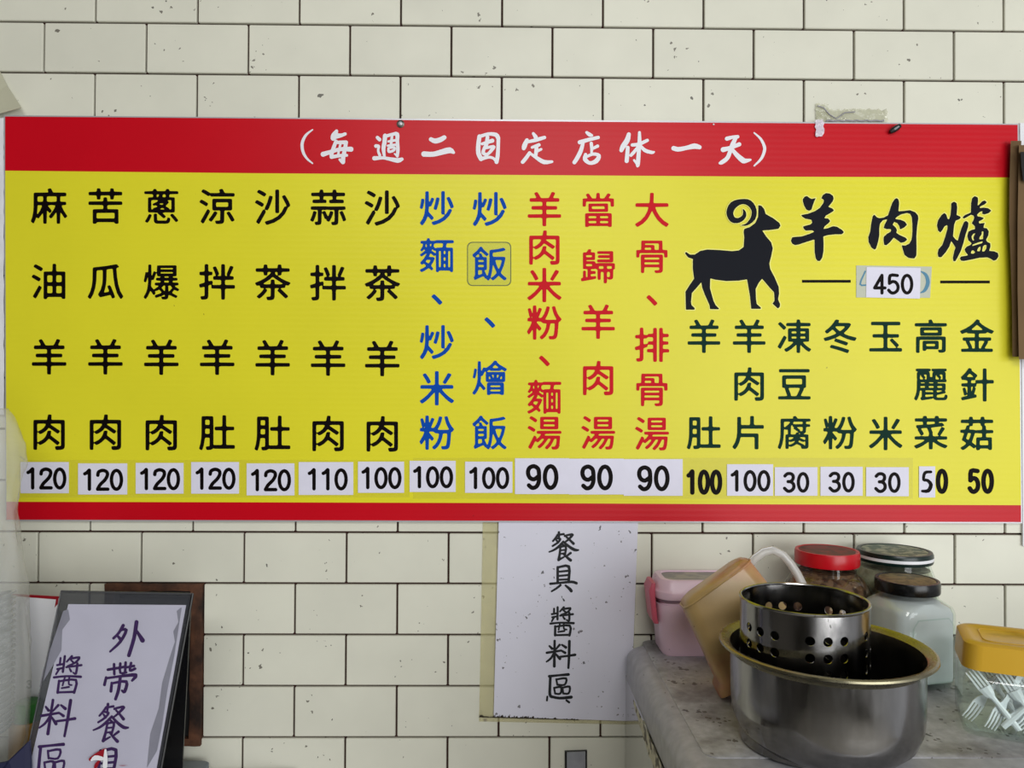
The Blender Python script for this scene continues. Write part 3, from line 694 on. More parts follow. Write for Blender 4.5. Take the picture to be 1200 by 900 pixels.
# poster at right
pw = obj('side_poster', MB().slab([W(x, y, -0.0035) for x, y in [(1195.5, 144), (1199, 640), (1420, 645), (1420, 144)]], nrm, .0025), 'whiteplastic', None, False); tag(pw, 'white poster edge just right of the menu board', 'poster')
# cardboard flap
cb = thing('cardboard_sheet', W(1200, 418, -.02), 'brown corrugated cardboard sheet overlapping the right edge of the menu board', 'cardboard')
def cbsheet(edgepts, x1f, y):
    mb = MB(); loops = []
    for (x, yy), xr in zip(edgepts, x1f): loops.append([W(x, yy, y), W(xr, yy, y - .004), W(xr, yy, y + .000), W(x, yy, y + .004)])
    return mb.loft(loops)
le = [(1184.5, 165), (1183, 215), (1182.6, 260), (1184.5, 310), (1186, 360), (1186.5, 418)]
obj('flap', cbsheet(le, [1197, 1194, 1194, 1194, 1195, 1196], -.016), 'cardboard', cb)
obj('sheet', cbsheet([(1194, 170), (1192.5, 260), (1192.5, 340), (1194, 421)], [1300] * 4, -.024), 'cardboard', cb)
obj('painted_fold_shadow', cbsheet([(1196, 178), (1197, 195), (1199, 212)], [1212, 1212, 1212], -.0295), 'shadeblack', cb)  # black slab before the sheet, painting the shade of the fold

# ================================================================== WHITE HAND-LETTERED SIGN
YS = -0.0035
sg = thing('hand_lettered_sign', W(660, 842, YS), 'white plastic sign with five black brush characters taped below the menu board', 'sign')
obj('sheet', MB().slab([W(x, y, YS) for x, y in [(584.5, 606), (578.5, 840), (739, 845), (748, 606)]], nrm, .0028), 'paper', sg, False)
ot = obj('tape_strip', MB().slab([W(x, y, -.0012) for x, y in [(566, 606), (561.5, 845.5), (740, 849), (748, 606)]], nrm, .001), 'oldtape', sg, False); tag(ot, 'yellowed tape strip along the left edge')
mbd = MB(); x = 561.0
while x < 676:
    w_ = random.uniform(1.5, 6); h_ = random.uniform(.8, 3.6) * (1.0 if x < 650 else .45); yb = 840.5 + (x - 561) * .028
    mbd.add([W(x, yb, YS - .0004), W(x + w_, yb + .3, YS - .0004), W(x + w_ * .7, yb - h_, YS - .0004), W(x + w_ * .2, yb - h_ * .6, YS - .0004)], [(0, 1, 2, 3)]); x += w_ * .8
tag(obj('grime_edge', mbd, 'dirt', sg, False, kind='stuff'), 'black grime along the bottom edge')
can = [[(135,80,9),(137,150,6)],[(138,105,6),(185,98,8)],[(122,105,7),(100,140,7),(72,172,6)],[(100,140,6),(150,150,7),(120,190,7),(68,224,6)],[(108,162,6),(128,186,8)],
       [(198,118,8),(240,106,7),(278,106,10),(235,155,7),(198,184,5)],[(215,130,6),(255,165,8),(288,198,11)],[(182,178,8),(130,232,9),(82,266,7),(33,286,4)],
       [(182,178,7),(240,228,10),(300,264,12),(340,266,5)],[(170,205,7),(190,218,6)],[(150,232,7),(145,300,8),(132,370,11)],[(150,235,6),(208,228,8),(200,312,7)],
       [(150,270,5),(200,264,5)],[(150,306,5),(200,300,5)],[(132,370,9),(188,340,5)],[(258,298,9),(218,328,6)],[(182,306,6),(222,345,9),(258,374,12)]]
ju = [[(122,447,9),(122,610,9)],[(125,450,8),(240,440,10),(236,605,9)],[(130,495,6),(232,485,7)],[(130,540,6),(232,530,7)],[(130,580,6),(232,575,7)],
      [(45,622,9),(150,612,7),(270,602,10),(320,616,10)],[(152,636,8),(110,670,7),(58,702,5)],[(205,640,6),(250,678,12),(265,698,12)]]
jiang = [[(103,60,5),(103,100,5)],[(133,48,6),(133,105,6),(132,150,6)],[(84,106,5),(132,98,5)],[(88,132,5),(132,124,5)],[(104,130,5),(84,166,4)],[(185,48,6),(152,84,4)],
         [(170,66,5),(240,56,6),(215,90,5),(162,112,4)],[(182,74,4),(198,86,5)],[(152,120,4),(262,106,6)],[(232,95,6),(230,160,6),(208,154,3)],[(180,130,4),(192,146,6)],
         [(72,186,6),(160,178,5),(268,182,7)],[(112,208,6),(112,285,7)],[(112,212,5),(236,203,6),(233,285,7)],[(112,284,5),(232,280,6)],[(152,185,4),(142,238,4)],[(185,182,4),(186,228,4),(208,236,4)],[(138,256,4),(190,248,5)]]
liao = [[(108,332,7),(106,440,7),(105,545,9)],[(64,375,5),(86,397,8)],[(150,365,7),(118,402,4)],[(42,432,7),(158,414,6)],[(100,440,6),(75,480,6),(40,507,4)],[(115,440,5),(152,482,9)],
        [(170,365,5),(202,386,9)],[(162,412,5),(196,432,8)],[(155,466,6),(220,458,6),(280,449,8)],[(232,335,9),(230,450,8),(224,560,6)]]
qu = [[(62,630,8),(140,622,6),(224,615,9)],[(72,630,8),(68,720,8),(68,785,9),(85,805,8)],[(75,800,8),(150,815,8),(248,806,10)],[(122,655,5),(130,702,5)],[(124,657,5),(204,648,6),(192,702,5),(130,700,5)],
      [(103,727,5),(112,776,5)],[(104,728,5),(162,722,6),(156,776,5),(112,776,5)],[(174,725,5),(180,776,5)],[(175,727,5),(234,718,6),(226,774,5),(180,775,5)],[(46,802,5),(43,834,5)],[(208,834,6),(230,850,6)]]
E2 = aff(640, 615, 9); F2 = aff(635, 705, 7.2); PS = lambda x, y: W(x, y, YS - .0004)
for st, fx in ((can, E2), (ju, E2), (jiang, F2), (liao, F2), (qu, F2)):
    flat('brush_character', brush(st, fx, h=.2, grow=.5), PS, 'marker', sg)
flat('ink_fleck', brush([[(165,755,4),(168,770,3)],[(178,780,5),(190,800,8)]], E2, h=.2), PS, 'marker', sg)

bk = thing('wall_bracket', W(675, 900, 0), 'small grey metal plate fixed low on the tiles under the white sign', 'bracket')
obj('plate', MB().slab([W(x, y, -.006) for x, y in [(664.5, 882.5), (664.5, 925), (686, 925), (686, 881.5)]], nrm, .003), 'greybracket', bk, False)
obj('backing', MB().slab([W(x, y, -.0035) for x, y in [(662, 881), (662, 928), (688, 928), (688, 880)]], nrm, .0035), 'blackplastic', bk, False)

# ================================================================== RIGHT WORKTOP AND WHAT STANDS ON IT
ZT = H - 0.2904
XL = 0.1435; XR = 1.15; YF = -0.375
unit = thing('steel_cabinet', (0.6, -.18, 0), 'glossy steel cabinet under the grey worktop, its side mirroring the tiles', 'cabinet')
obj('side_panel', MB().box((XL + .0015, YF + .012, 0.0), (XL + .02, -.0015, ZT - .041)), 'mirrorsteel', unit, False)
obj('cabinet_body', MB().box((XL + .02, YF + .02, 0.0), (XR, -.0015, ZT - .041)), 'steeldark', unit, False)
wt = thing('worktop', (0.6, -.18, ZT - .04), 'scratched grey worktop with a rounded raised edge at lower right', 'worktop')
def top_loops():
    loops = []; r = .017
    cx, cy = (XL + XR) / 2, (YF - .0012) / 2; w, d = (XR - XL) / 2, (-YF - .0012) / 2
    for k in range(0, 9):
        a = PI / 2 * k / 8; loops.append(rr(w - r * (1 - math.cos(a)), d - r * (1 - math.cos(a)), .02, (cx, cy, ZT - .0012 - r * (1 - math.sin(a)))))
    loops = loops[:]
    base = [rr(w, d, .02, (cx, cy, ZT - .04))]
    return base + loops
mbw = MB(); tlp = top_loops()
for l in tlp:                                     # keep the wall side straight
    for p in l: p.y = min(-.0012, p.y + 0.0)
mbw.loft(tlp); obj('slab', mbw, 'counterlip', wt)
px0 = XL + .0195; pf = -(D - .6147)
mbp = MB().loft([rr((XR - .02 - px0) / 2, (-pf - .0015) / 2, .012, ((px0 + XR - .02) / 2, (pf - .0015) / 2, ZT - .0022)),
                 rr((XR - .02 - px0) / 2, (-pf - .0015) / 2, .012, ((px0 + XR - .02) / 2, (pf - .0015) / 2, ZT - .0006)),
                 rr((XR - .02 - px0) / 2 - .0012, (-pf - .0015) / 2 - .0012, .011, ((px0 + XR - .02) / 2, (pf - .0015) / 2, ZT))])
obj('top_panel', mbp, 'counter', wt)
# torn tape under the lip
mbt = MB(); v = []; f = []
for i in range(41):
    t = i / 40; y = -.075 - .27 * t
    for j in range(7):
        s = j / 6; dpt = .006 + .030 * min(1, t * 1.6) * (0.8 + .4 * noise.noise(Vector((t * 12, 3, 1))))
        v.append(Vector((XL - .0012 - .0018 * abs(noise.noise(Vector((t * 30, s * 5, 2)))), y, ZT - .0405 - dpt * s)))
for i in range(40):
    for j in range(6): q = i * 7 + j; f.append((q, q + 1, q + 8, q + 7))
tag(obj('torn_tape', mbt.add(v, f), 'torn', unit), 'torn cream tape hanging below the worktop edge')

# --- pot
pc = Vector((0, 0, 0)); dep = .637
pc = W(966, 760, -(D - dep)); POT = Vector((pc.x, pc.y, ZT))
PS_ = .93
pot = thing('cooking_pot', POT, 'wide stainless steel pot with a rolled rim holding the perforated strainer', 'pot')
hp = .0865
outer = [(0.0005, 0), (.045, 0), (.056, .0016), (.066, .006), (.0745, .014), (.0795, .026), (.0808, .04), (.081, .06), (.0812, .078)]
lip = [(.0835, .0815), (.087, .0842), (.0895, .0845), (.0908, .0855), (.0905, .0872), (.0885, .0880)]
inner = [(.085, .0872), (.0812, .0842), (.0797, .078), (.0795, .06), (.0792, .04), (.078, .027), (.0735, .0155), (.066, .0078), (.055, .0032), (.044, .0018), (.0005, .0018)]
kz = .084 / .0885
outer, lip, inner = [[(r * PS_, z * kz) for r, z in L] for L in (outer, lip, inner)]
obj('body', lathe(POT, outer + [(.0797 * PS_, .0785 * kz)], cap1=False), 'steel', pot)
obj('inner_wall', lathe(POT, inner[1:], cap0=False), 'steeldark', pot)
obj('rolled_rim', lathe(POT, [outer[-1]] + lip + inner[:2], 72, False, False), 'rimsteel', pot)

# --- strainer with real holes
sc_ = W(941.5, 700, -(D - .640)); STR = Vector((sc_.x, sc_.y, ZT + .0022)); 
zr = H - .171 - STR.z
st = thing('perforated_strainer', STR, 'cylindrical steel strainer punched with round holes standing inside the pot', 'strainer')
Rs = .0505
view = math.atan2(STR.y - CAM.y, STR.x - CAM.x)              # direction camera -> strainer
front = view + PI
mb = MB(); v = []; f = []; key = {}
def vid(a, z, r=Rs):
    k = (round(a, 6), round(z, 7), round(r, 5))
    if k not in key: key[k] = len(v); v.append((STR.x + r * math.cos(a), STR.y + r * math.sin(a), STR.z + z))
    return key[k]
CA = math.radians(15); hz = .0131; rows = [zr - .0197 - hz * k for k in range(6)]
zb = [0.0] ; edges_z = sorted(set([0.0] + [z + s * hz / 2 for z in rows for s in (-1, 1)] + [zr - .012, zr]))
edges_z = [0.0, .02] + [rows[-1] - hz / 2 + hz * k for k in range(7)] + [zr - .006, zr]
hr = .0037
for c_ in range(24):
    ac = front + math.radians(-54.5 + 15 * c_)              # camera sees larger angle to the right when counted this way
    a0, a1 = ac - CA / 2, ac + CA / 2; sub = 4
    al = [a0 + (a1 - a0) * k / sub for k in range(sub + 1)]
    for zi in range(len(edges_z) - 1):
        z0, z1 = edges_z[zi], edges_z[zi + 1]
        if 2 <= zi <= 7 and c_ % 4 != 3:
            per = [(al[k], z0) for k in range(sub)] + [(a1, z0 + (z1 - z0) * k / sub) for k in range(sub)] + [(al[sub - k], z1) for k in range(sub)] + [(a0, z1 - (z1 - z0) * k / sub) for k in range(sub)]
            zc = (z0 + z1) / 2; n = len(per); ring = []
            for k in range(n):
                th = -3 * PI / 4 + 2 * PI * k / n; ring.append((ac + hr * math.cos(th) / Rs, zc + hr * math.sin(th)))
            for k in range(n):
                q = (k + 1) % n; f.append((vid(*per[k]), vid(*per[q]), vid(*ring[q]), vid(*ring[k])))
        else:
            za = [z0 + (z1 - z0) * k / sub for k in range(sub + 1)] if 2 <= zi <= 7 else [z0, z1]
            for k in range(sub):
                for u in range(len(za) - 1): f.append((vid(al[k], za[u]), vid(al[k + 1], za[u]), vid(al[k + 1], za[u + 1]), vid(al[k], za[u + 1])))
mb.add(v, f); wl = obj('perforated_wall', mb, 'steel', st)
bmx = bmesh.new(); bmx.from_mesh(wl.data); bmesh.ops.remove_doubles(bmx, verts=bmx.verts, dist=2e-5); bmesh.ops.recalc_face_normals(bmx, faces=bmx.faces); bmx.to_mesh(wl.data); bmx.free()
wl.data.polygons.foreach_set('use_smooth', [True] * len(wl.data.polygons))
sm_ = wl.modifiers.new('solid', 'SOLIDIFY'); sm_.thickness = .0009; sm_.offset = 0
es_ = wl.modifiers.new('split', 'EDGE_SPLIT'); es_.split_angle = math.radians(40)
rim_pts = circ(STR, Rs, STR.z + zr, 64); obj('rim_bead', MB().tube(rim_pts, .0013, 8, True), 'steel', st)
obj('base_disc', lathe(STR, [(.0005, 0), (Rs, 0), (Rs, .001), (.0005, .001)]), 'steeldark', st)

# --- helper for square jars: loft list of (half width, half depth, corner r, z)
def jar_glass(c, prof, rot, th=.0022, base=.004):
    lo = [rr(w, d, r, (c.x, c.y, c.z + z), rot) for w, d, r, z in prof]
    inn = [rr(w - th, d - th, max(r - th, .002), (c.x, c.y, c.z + max(z, base)), rot) for w, d, r, z in reversed(prof)]
    return MB().loft(lo + inn)
def fill(c, prof, rot, top, th=.0026, base=.0044):
    q = [p for p in prof if p[3] < top and p[3] > base]
    a = prof[0]
    L_ = [rr(a[0] - th, a[1] - th, a[2], (c.x, c.y, c.z + base), rot)] + [rr(w - th, d - th, max(r - th, .002), (c.x, c.y, c.z + z), rot) for w, d, r, z in q]
    w, d, r, z = (q or [a])[-1]; L_.append(rr(w - th, d - th, max(r - th, .002), (c.x, c.y, c.z + top), rot))
    return MB().loft(L_)
def round_lid(c, R, h, z, parent, side, topm, ring=None, grooves=False):
    zz = c.z + z
    n = 64
    obj('lid', MB().loft([circ(c, R * .985, zz, n), circ(c, R, zz + h * .12, n), circ(c, R, zz + h * .8, n), circ(c, R * .975, zz + h, n), circ(c, R * .90, zz + h, n), circ(c, R * .88, zz + h - .0009, n)]), side, parent)
    obj('lid_print', MB().loft([circ(c, R * .86, zz + h - .0008, n), circ(c, R * .86, zz + h - .0003, n)]), topm, parent)
    if ring: obj('lid_band', MB().loft([circ(c, R * 1.006, zz + h * .30, n), circ(c, R * 1.006, zz + h * .58, n)], False, False), ring, parent)

# red-lid jar
c = W(969, 700, -(D - .838)); c.z = ZT
j = thing('glass_jar', c, 'round glass jar of brown flakes with a red screw lid', 'jar', 'lidded glass jars on the worktop')
pr = [(.036, .036, .036, 0), (.0405, .0405, .0405, .004), (.0455, .0455, .0455, .03), (.0475, .0475, .0475, .058), (.0460, .0460, .0460, .080), (.039, .039, .039, .091), (.0325, .0325, .0325, .095), (.0325, .0325, .0325, .108)]
obj('glass_body', jar_glass(c, pr, 0), 'glass', j); obj('contents', fill(c, pr, 0, .098), 'flakes', j)
round_lid(c, .0335, .0150, .105, j, 'redlid', 'redlidtop')
for k in range(1): pass
# green lid jar
c = W(1048, 700, -(D - .8585)); c.z = ZT
j = thing('glass_jar', c, 'large glass jar with a dark green lid ringed in white behind the black-lidded jar', 'jar', 'lidded glass jars on the worktop')
pr = [(.039, .039, .03, 0), (.0415, .0415, .036, .004), (.0422, .0422, .04, .03), (.0426, .0426, .0415, .07), (.042, .042, .042, .085), (.0385, .0385, .0385, .095), (.0365, .0365, .0365, .100), (.0365, .0365, .0365, .108)]
obj('glass_body', jar_glass(c, pr, 0), 'glass', j); obj('contents', fill(c, pr, 0, .096), 'paleflakes', j)
round_lid(c, .0392, .0115, .1045, j, 'greenlid', 'greenlidtop', 'whiteplastic')
# black lid jar
c = W(1063, 760, -(D - .783)); c.z = ZT
j = thing('glass_jar', c, 'faceted glass jar of pale grey powder with a black lid, front of the tall jars', 'jar', 'lidded glass jars on the worktop')
def octa(w, cham, c, z, rot=0.0): 
    # square with strong corner cuts, eight-sided
    return rr(w, w, cham, (c.x, c.y, c.z + z), rot, 1)
def jar8(c, prof, rot, th=.002, base=.004, n=2):
    lo = [rr(w, w, r, (c.x, c.y, c.z + z), rot, n) for w, r, z in prof]; inn = [rr(w - th, w - th, max(r - th * .6, .002), (c.x, c.y, c.z + max(z, base)), rot, n) for w, r, z in reversed(prof)]
    return MB().loft(lo + inn)
rot8 = math.radians(14)
p8 = [(.0315, .012, 0), (.0345, .014, .002), (.035, .015, .006), (.035, .015, .072), (.034, .017, .0775), (.030, .029, .083), (.0285, .0285, .086), (.0285, .0285, .093)]
obj('glass_body', jar8(c, p8, rot8, n=6), 'glass', j, ang=20)
q8 = [(w - .0024, max(.004, r - .002), min(z, .0725)) for w, r, z in p8[:4]]; q8[0] = (q8[0][0], q8[0][1], .0046); q8[1] = (q8[1][0], q8[1][1], .006); q8[2] = (q8[2][0], q8[2][1], .009)
obj('contents', MB().loft([rr(w, w, r, (c.x, c.y, c.z + z), rot8, 6) for w, r, z in q8] + [rr(.0312, .0312, .017, (c.x, c.y, c.z + .0775), rot8, 6), rr(.0272, .0272, .026, (c.x, c.y, c.z + .0825), rot8, 6)]), 'powder', j)
fr = MB(); dirf = Vector((math.sin(rot8), -math.cos(rot8), 0)); dirs = Vector((math.cos(rot8), math.sin(rot8), 0))
pp = []
for (sx, z) in [(-.021, .008), (.021, .008), (.024, .012), (.024, .062), (.018, .070), (-.018, .070), (-.024, .062), (-.024, .012)]:
    pp.append(c + dirf * .0351 + dirs * sx + Vector((0, 0, z)))
obj('moulded_ridge', fr.tube(pp, .0007, 6, True), 'glass', j)
round_lid(c, .0305, .0118, .0900, j, 'blacklid', 'tanprint')

# --- lunchbox
zl = ZT
fl = W(788, 765, -(D - .846))
lx0, lx1 = W(771, 740, -.06).x, W(905, 740, -.06).x
yb0, yb1 = -.064, -.004
LB = Vector(((lx0 + lx1) / 2, (yb0 + yb1) / 2, ZT)); hw = (lx1 - lx0) / 2; hd = (yb1 - yb0) / 2
lb = thing('lunch_box', LB, 'pale pink plastic lunch box with a clip-on lid standing against the tiles', 'lunch box')
obj('box_body', MB().loft([rr(hw - .008 , hd - .006, .010, (LB.x, LB.y, ZT)), rr(hw - .005, hd - .004, .014, (LB.x, LB.y, ZT + 0.0035)), rr(hw - .001, hd - .0015, .016, (LB.x, LB.y, ZT + 0.0538)), rr(hw - .001, hd - .0015, .016, (LB.x, LB.y, ZT + 0.0562)),
                           rr(hw - .0035, hd - .003, .015, (LB.x, LB.y, ZT + 0.0567)), rr(hw - .0035, hd - .003, .015, (LB.x, LB.y, ZT + 0.0597))]), 'pink', lb)
obj('seal', MB().loft([rr(hw - .0005, hd - .0005, .017, (LB.x, LB.y, ZT + 0.0597)), rr(hw - .0005, hd - .0005, .017, (LB.x, LB.y, ZT + 0.0626))]), 'seal', lb)
obj('lid', MB().loft([rr(hw + .001, hd, .018, (LB.x, LB.y, ZT + 0.0626)), rr(hw + .0025, hd + .001, .019, (LB.x, LB.y, ZT + 0.0649)), rr(hw + .0025, hd + .001, .019, (LB.x, LB.y, ZT + 0.0708)), rr(hw - .0002, hd - .001, .017, (LB.x, LB.y, ZT + 0.0737)),
                      rr(hw - .002, hd - .002, .015, (LB.x, LB.y, ZT + 0.0801)), rr(hw - .0045, hd - .004, .014, (LB.x, LB.y, ZT + 0.0837)), rr(hw - .010, hd - .008, .011, (LB.x, LB.y, ZT + 0.0837)), rr(hw - .012, hd - .009, .010, (LB.x, LB.y, ZT + 0.0817))]), 'pink', lb)
obj('lid_window', MB().loft([rr(hw - .0115, hd - .0085, .010, (LB.x, LB.y, ZT + 0.0813)), rr(hw - .0115, hd - .0085, .010, (LB.x, LB.y, ZT + 0.0824))]), 'lidwindow', lb)
lc = Vector((lx0 - .0035, LB.y - .006, ZT + 0.0374))
la = obj('latch', MB().loft([rr(.0028, .016, .0026, (lc.x + .003, lc.y, ZT + 0.0351)), rr(.0032, .017, .003, (lc.x + .001, lc.y, ZT + 0.0398)), rr(.0032, .0175, .003, (lc.x - .0012, lc.y, ZT + 0.0608)), rr(.0036, .0175, .003, (lc.x - .0022, lc.y, ZT + 0.0714)), rr(.0022, .016, .002, (lc.x - .0002, lc.y, ZT + 0.0796))]), 'pinkdeep', lb); tag(la, 'rose pink side latch')
for zz in (.040, .0585): pass

# --- upturned stained mug leaning on the pot
yM = -(D - .765)
a0 = W(797, 705, yM); a1 = W(872, 651, yM)
xm = (a1 - a0); wid = xm.length; X_ = xm.normalized()
down_ = (W(837, 776, yM - .012) - W(797, 705, yM)); down_ = (down_ - X_ * down_.dot(X_)).normalized()
Yax = X_.cross(down_).normalized()
if Yax.y > 0: Yax = -Yax                        # towards the camera
mc = (a0 + a1) / 2
mg = thing('plastic_mug', mc + down_ * .09, 'stained tan square plastic mug tipped upside down between lunch box and pot', 'mug')
ORG[mg.name] = Vector(mg.location)
def mloop(u0, u1, d, t, r):                     # from u0..u1 along X_, depth half d, at distance t down the axis
    cx = (u0 + u1) / 2; hwid = (u1 - u0) / 2
    cen = mc + X_ * cx + down_ * t
    pts = rr(hwid, d, r, (0, 0, 0)); return [cen + X_ * p.x + Yax * p.y for p in pts]
hW = wid / 2
fl_ = .20
def ml2(t, d, r, grow=0.0): return mloop(-hW - fl_ * t - grow, hW + .02 * t + grow, d, t, r)
ml = [ml2(-.0008, .017, .010, -.007), ml2(.0012, .024, .012, -.002), ml2(.006, .026, .013), ml2(.05, .027, .013), ml2(.079, .0275, .012), ml2(.083, .030, .012, .004), ml2(.089, .0305, .012, .005),
      ml2(.0895, .027, .011, .001), ml2(.079, .025, .011, -.002), ml2(.05, .0245, .011, -.002), ml2(.0045, .022, .011, -.003)]
obj('mug_body', MB().loft(ml), 'mug', mg, ang=50)
obj('mug_rim', MB().tube(ml2(.0045, .0262, .013), .0010, 8, True), 'mug', mg)
hpts = [(878, 662), (884, 655), (895, 647), (906, 644.5), (917, 650), (926, 660), (934, 672), (941, 686), (947, 700)]
obj('handle', MB().tube([W(x, y, yM - .004) for x, y in hpts], .0042, 12), 'handle', mg)
obj('handle_edge', MB().tube([W(x - 1.5, y - 3.0, yM - .005) for x, y in hpts], .0011, 8), 'whiteplastic', mg)

# --- fork jar
fr_ = WZ(1160, 878, ZT)
rotj = math.radians(-24)
ex = Vector((math.cos(rotj), math.sin(rotj), 0)); ey = Vector((-math.sin(rotj), math.cos(rotj), 0))
jw, jd = .046, .034
corner = fr_ + Vector((0, 0, 0))
FJ = corner + ex * (jw - .009) + ey * (jd - .009); FJ.z = ZT
FJ = Vector((W(1196, 840, -(D - .665)).x, -(D - .665), ZT))
j = thing('cutlery_jar', FJ, 'low square glass jar with a mustard yellow lid full of white plastic forks', 'jar')
cut = [(jw - .004, jd - .004, .007, 0), (jw, jd, .010, .002), (jw + .001, jd + .001, .011, .006), (jw + .001, jd + .001, .011, .045), (jw - .002, jd - .002, .014, .052), (jw - .006, jd - .006, .014, .056), (jw - .006, jd - .006, .014, .062)]
obj('glass_body', jar_glass(FJ, cut, rotj, .0022, .005), 'glass', j, ang=25)
obj('lid', MB().loft([rr(jw - .003, jd - .003, .013, (FJ.x, FJ.y, ZT + .0565), rotj), rr(jw + .0015, jd + .0015, .014, (FJ.x, FJ.y, ZT + .0567), rotj), rr(jw, jd, .014, (FJ.x, FJ.y, ZT + .0775), rotj), rr(jw - .0025, jd - .0025, .013, (FJ.x, FJ.y, ZT + .0792), rotj),
                      rr(jw - .008, jd - .008, .011, (FJ.x, FJ.y, ZT + .0792), rotj), rr(jw - .0095, jd - .0095, .010, (FJ.x, FJ.y, ZT + .0783), rotj)]), 'mustard', j)
rimpts = rr(jw - .016, jd - .014, .008, (FJ.x, FJ.y, ZT + .0783), rotj); obj('lid_ridge', MB().tube(rimpts, .0007, 6, True), 'mustard', j)
def fork_mesh():
    mb = MB(); Lh = .062
    prof = [(0, .0030, 0), (.01, .0034, 0), (.036, .0026, .0), (.042, .0030, .0008), (.047, .0055, .0020), (.056, .0072, .0018)]
    loops = [[Vector((-w, y, z)), Vector((w, y, z)), Vector((w, y, z + .0014)), Vector((w * .4, y, z + .0026)), Vector((-w * .4, y, z + .0026)), Vector((-w, y, z + .0014))] for y, w, z in prof]
    mb.loft(loops)
    for k in range(4):
        x = -.0060 + k * .0040
        mb.loft([[Vector((x + sx * w, y, z + sz)) for sx, sz in ((-1, 0), (1, 0), (1, .0014), (-1, .0014))] for y, w, z in ((.055, .0012, .0018), (.068, .0010, .0004), (.078, .0005, .0014))])
    me = bpy.data.meshes.new('plastic_fork'); me.from_pydata(mb.v, [], mb.f)
    bm = bmesh.new(); bm.from_mesh(me); bmesh.ops.recalc_face_normals(bm, faces=bm.faces); bm.to_mesh(me); bm.free(); me.materials.append(MT['fork']); return me
fm = fork_mesh()
# (offset along jar, offset in depth, roll about view, head down?)  scaled to fit the low jar
forks = [(-.026, -.027, -38, 0), (.002, -.0275, 40, 0), (.010, -.0268, 50, 1), (-.030, -.014, 32, 1), (-.016, -.026, 24, 1), (-.008, -.016, -30, 1), (-.002, -.027, -34, 0), (.006, -.020, -30, 0), (.014, -.027, 36, 1), (.022, -.012, -52, 1), (-.018, .002, -34, 0), (-.002, .006, 30, 1), (.016, .010, -40, 0)]
for u, dd, roll, hd_ in forks:
    o = bpy.data.objects.new('plastic_fork', fm); C.objects.link(o)
    s_ = .74; a = math.radians(roll)
    R1 = Matrix.Rotation(rotj, 4, 'Z') @ Matrix.Rotation(a, 4, 'Y') @ Matrix.Rotation(PI / 2 * (1 if not hd_ else -1), 4, 'X') @ Matrix.Rotation(random.uniform(-.4, .4), 4, 'Y')
    mid_l = Vector((0, .046 * s_, 0))
    pos = FJ + ex * u * .88 + ey * dd * .85 + Vector((0, 0, .0305))
    o.matrix_world = Matrix.Translation(pos) @ R1 @ Matrix.Scale(s_ * 1.0, 4) @ Matrix.Translation(-Vector((0, .039, 0)))
    tag(o, 'white plastic fork standing in the jar with the mustard lid', 'fork', 'plastic forks in the yellow-lidded jar')

# ================================================================== LEFT COUNTER AND WHAT STANDS ON IT
ZC = H - .44
lcn = obj('low_counter', MB().box((-1.3, -.42, ZC - .03), (-.235, -.002, ZC)), 'counterlip', None, False); bevel(lcn, .004)
tag(lcn, 'low grey counter below the frame at left carrying the signs and cups', 'counter')

# acrylic sign: plane leaning back, turned in the picture
n_ = Vector((0.0, -1.0, 0.22)).normalized()
p0 = W(130, 700, -.125)
def PT(lift=0.0):
    q = p0 + n_ * lift
    return lambda x, y: WP(x, y, q, n_)
q0 = PT(0)
yb_ = 985
TLc, TRc = (72, 692), (226, 696)
def ledge(y): return 72 - (y - 692) * 44 / 208
def redge(y): return 226 - (y - 696) * 37 / 204
yfl = 900.0
while PT(0)(ledge(yfl), yfl).z > ZC + .003 and yfl < 1150: yfl += 2
sgn = thing('table_sign', PT(0)(120, yfl), 'leaning clear acrylic stand with purple hand-lettered characters on mauve paper', 'sign')
def slabp(name, pts, lift, th, mt, par, **k): return obj(name, MB().slab([PT(lift)(x, y) for x, y in pts], n_, th), mt, par, False, **k)
slabp('paper', [(80, 708), (ledge(yfl) + 4, yfl - 3), (redge(yfl) - 5, yfl - 3), (218, 709)], -.0022, .0006, 'signpaper', sgn)
slabp('back_sheet', [TLc, (ledge(yfl), yfl), (redge(yfl), yfl), TRc], -.0035, .0022, 'smoked', sgn)
slabp('front_sheet', [TLc, (ledge(yfl), yfl), (redge(yfl), yfl), TRc], .0, .0016, 'acrylic', sgn)
e0 = [PT(.0004)(226, 696), PT(.0004)(redge(yfl), yfl)]
obj('edge', MB().tube([PT(-.001)(TLc[0], 693), PT(-.001)(*TRc)], .0012, 8), 'smoked', sgn)
obj('edge', MB().tube([PT(-.001)(*TRc), PT(-.001)(redge(yfl), yfl)], .0013, 8), 'blackplastic', sgn)
obj('edge', MB().tube([PT(-.001)(*TLc), PT(-.001)(ledge(yfl), yfl)], .0008, 8), 'smoked', sgn)
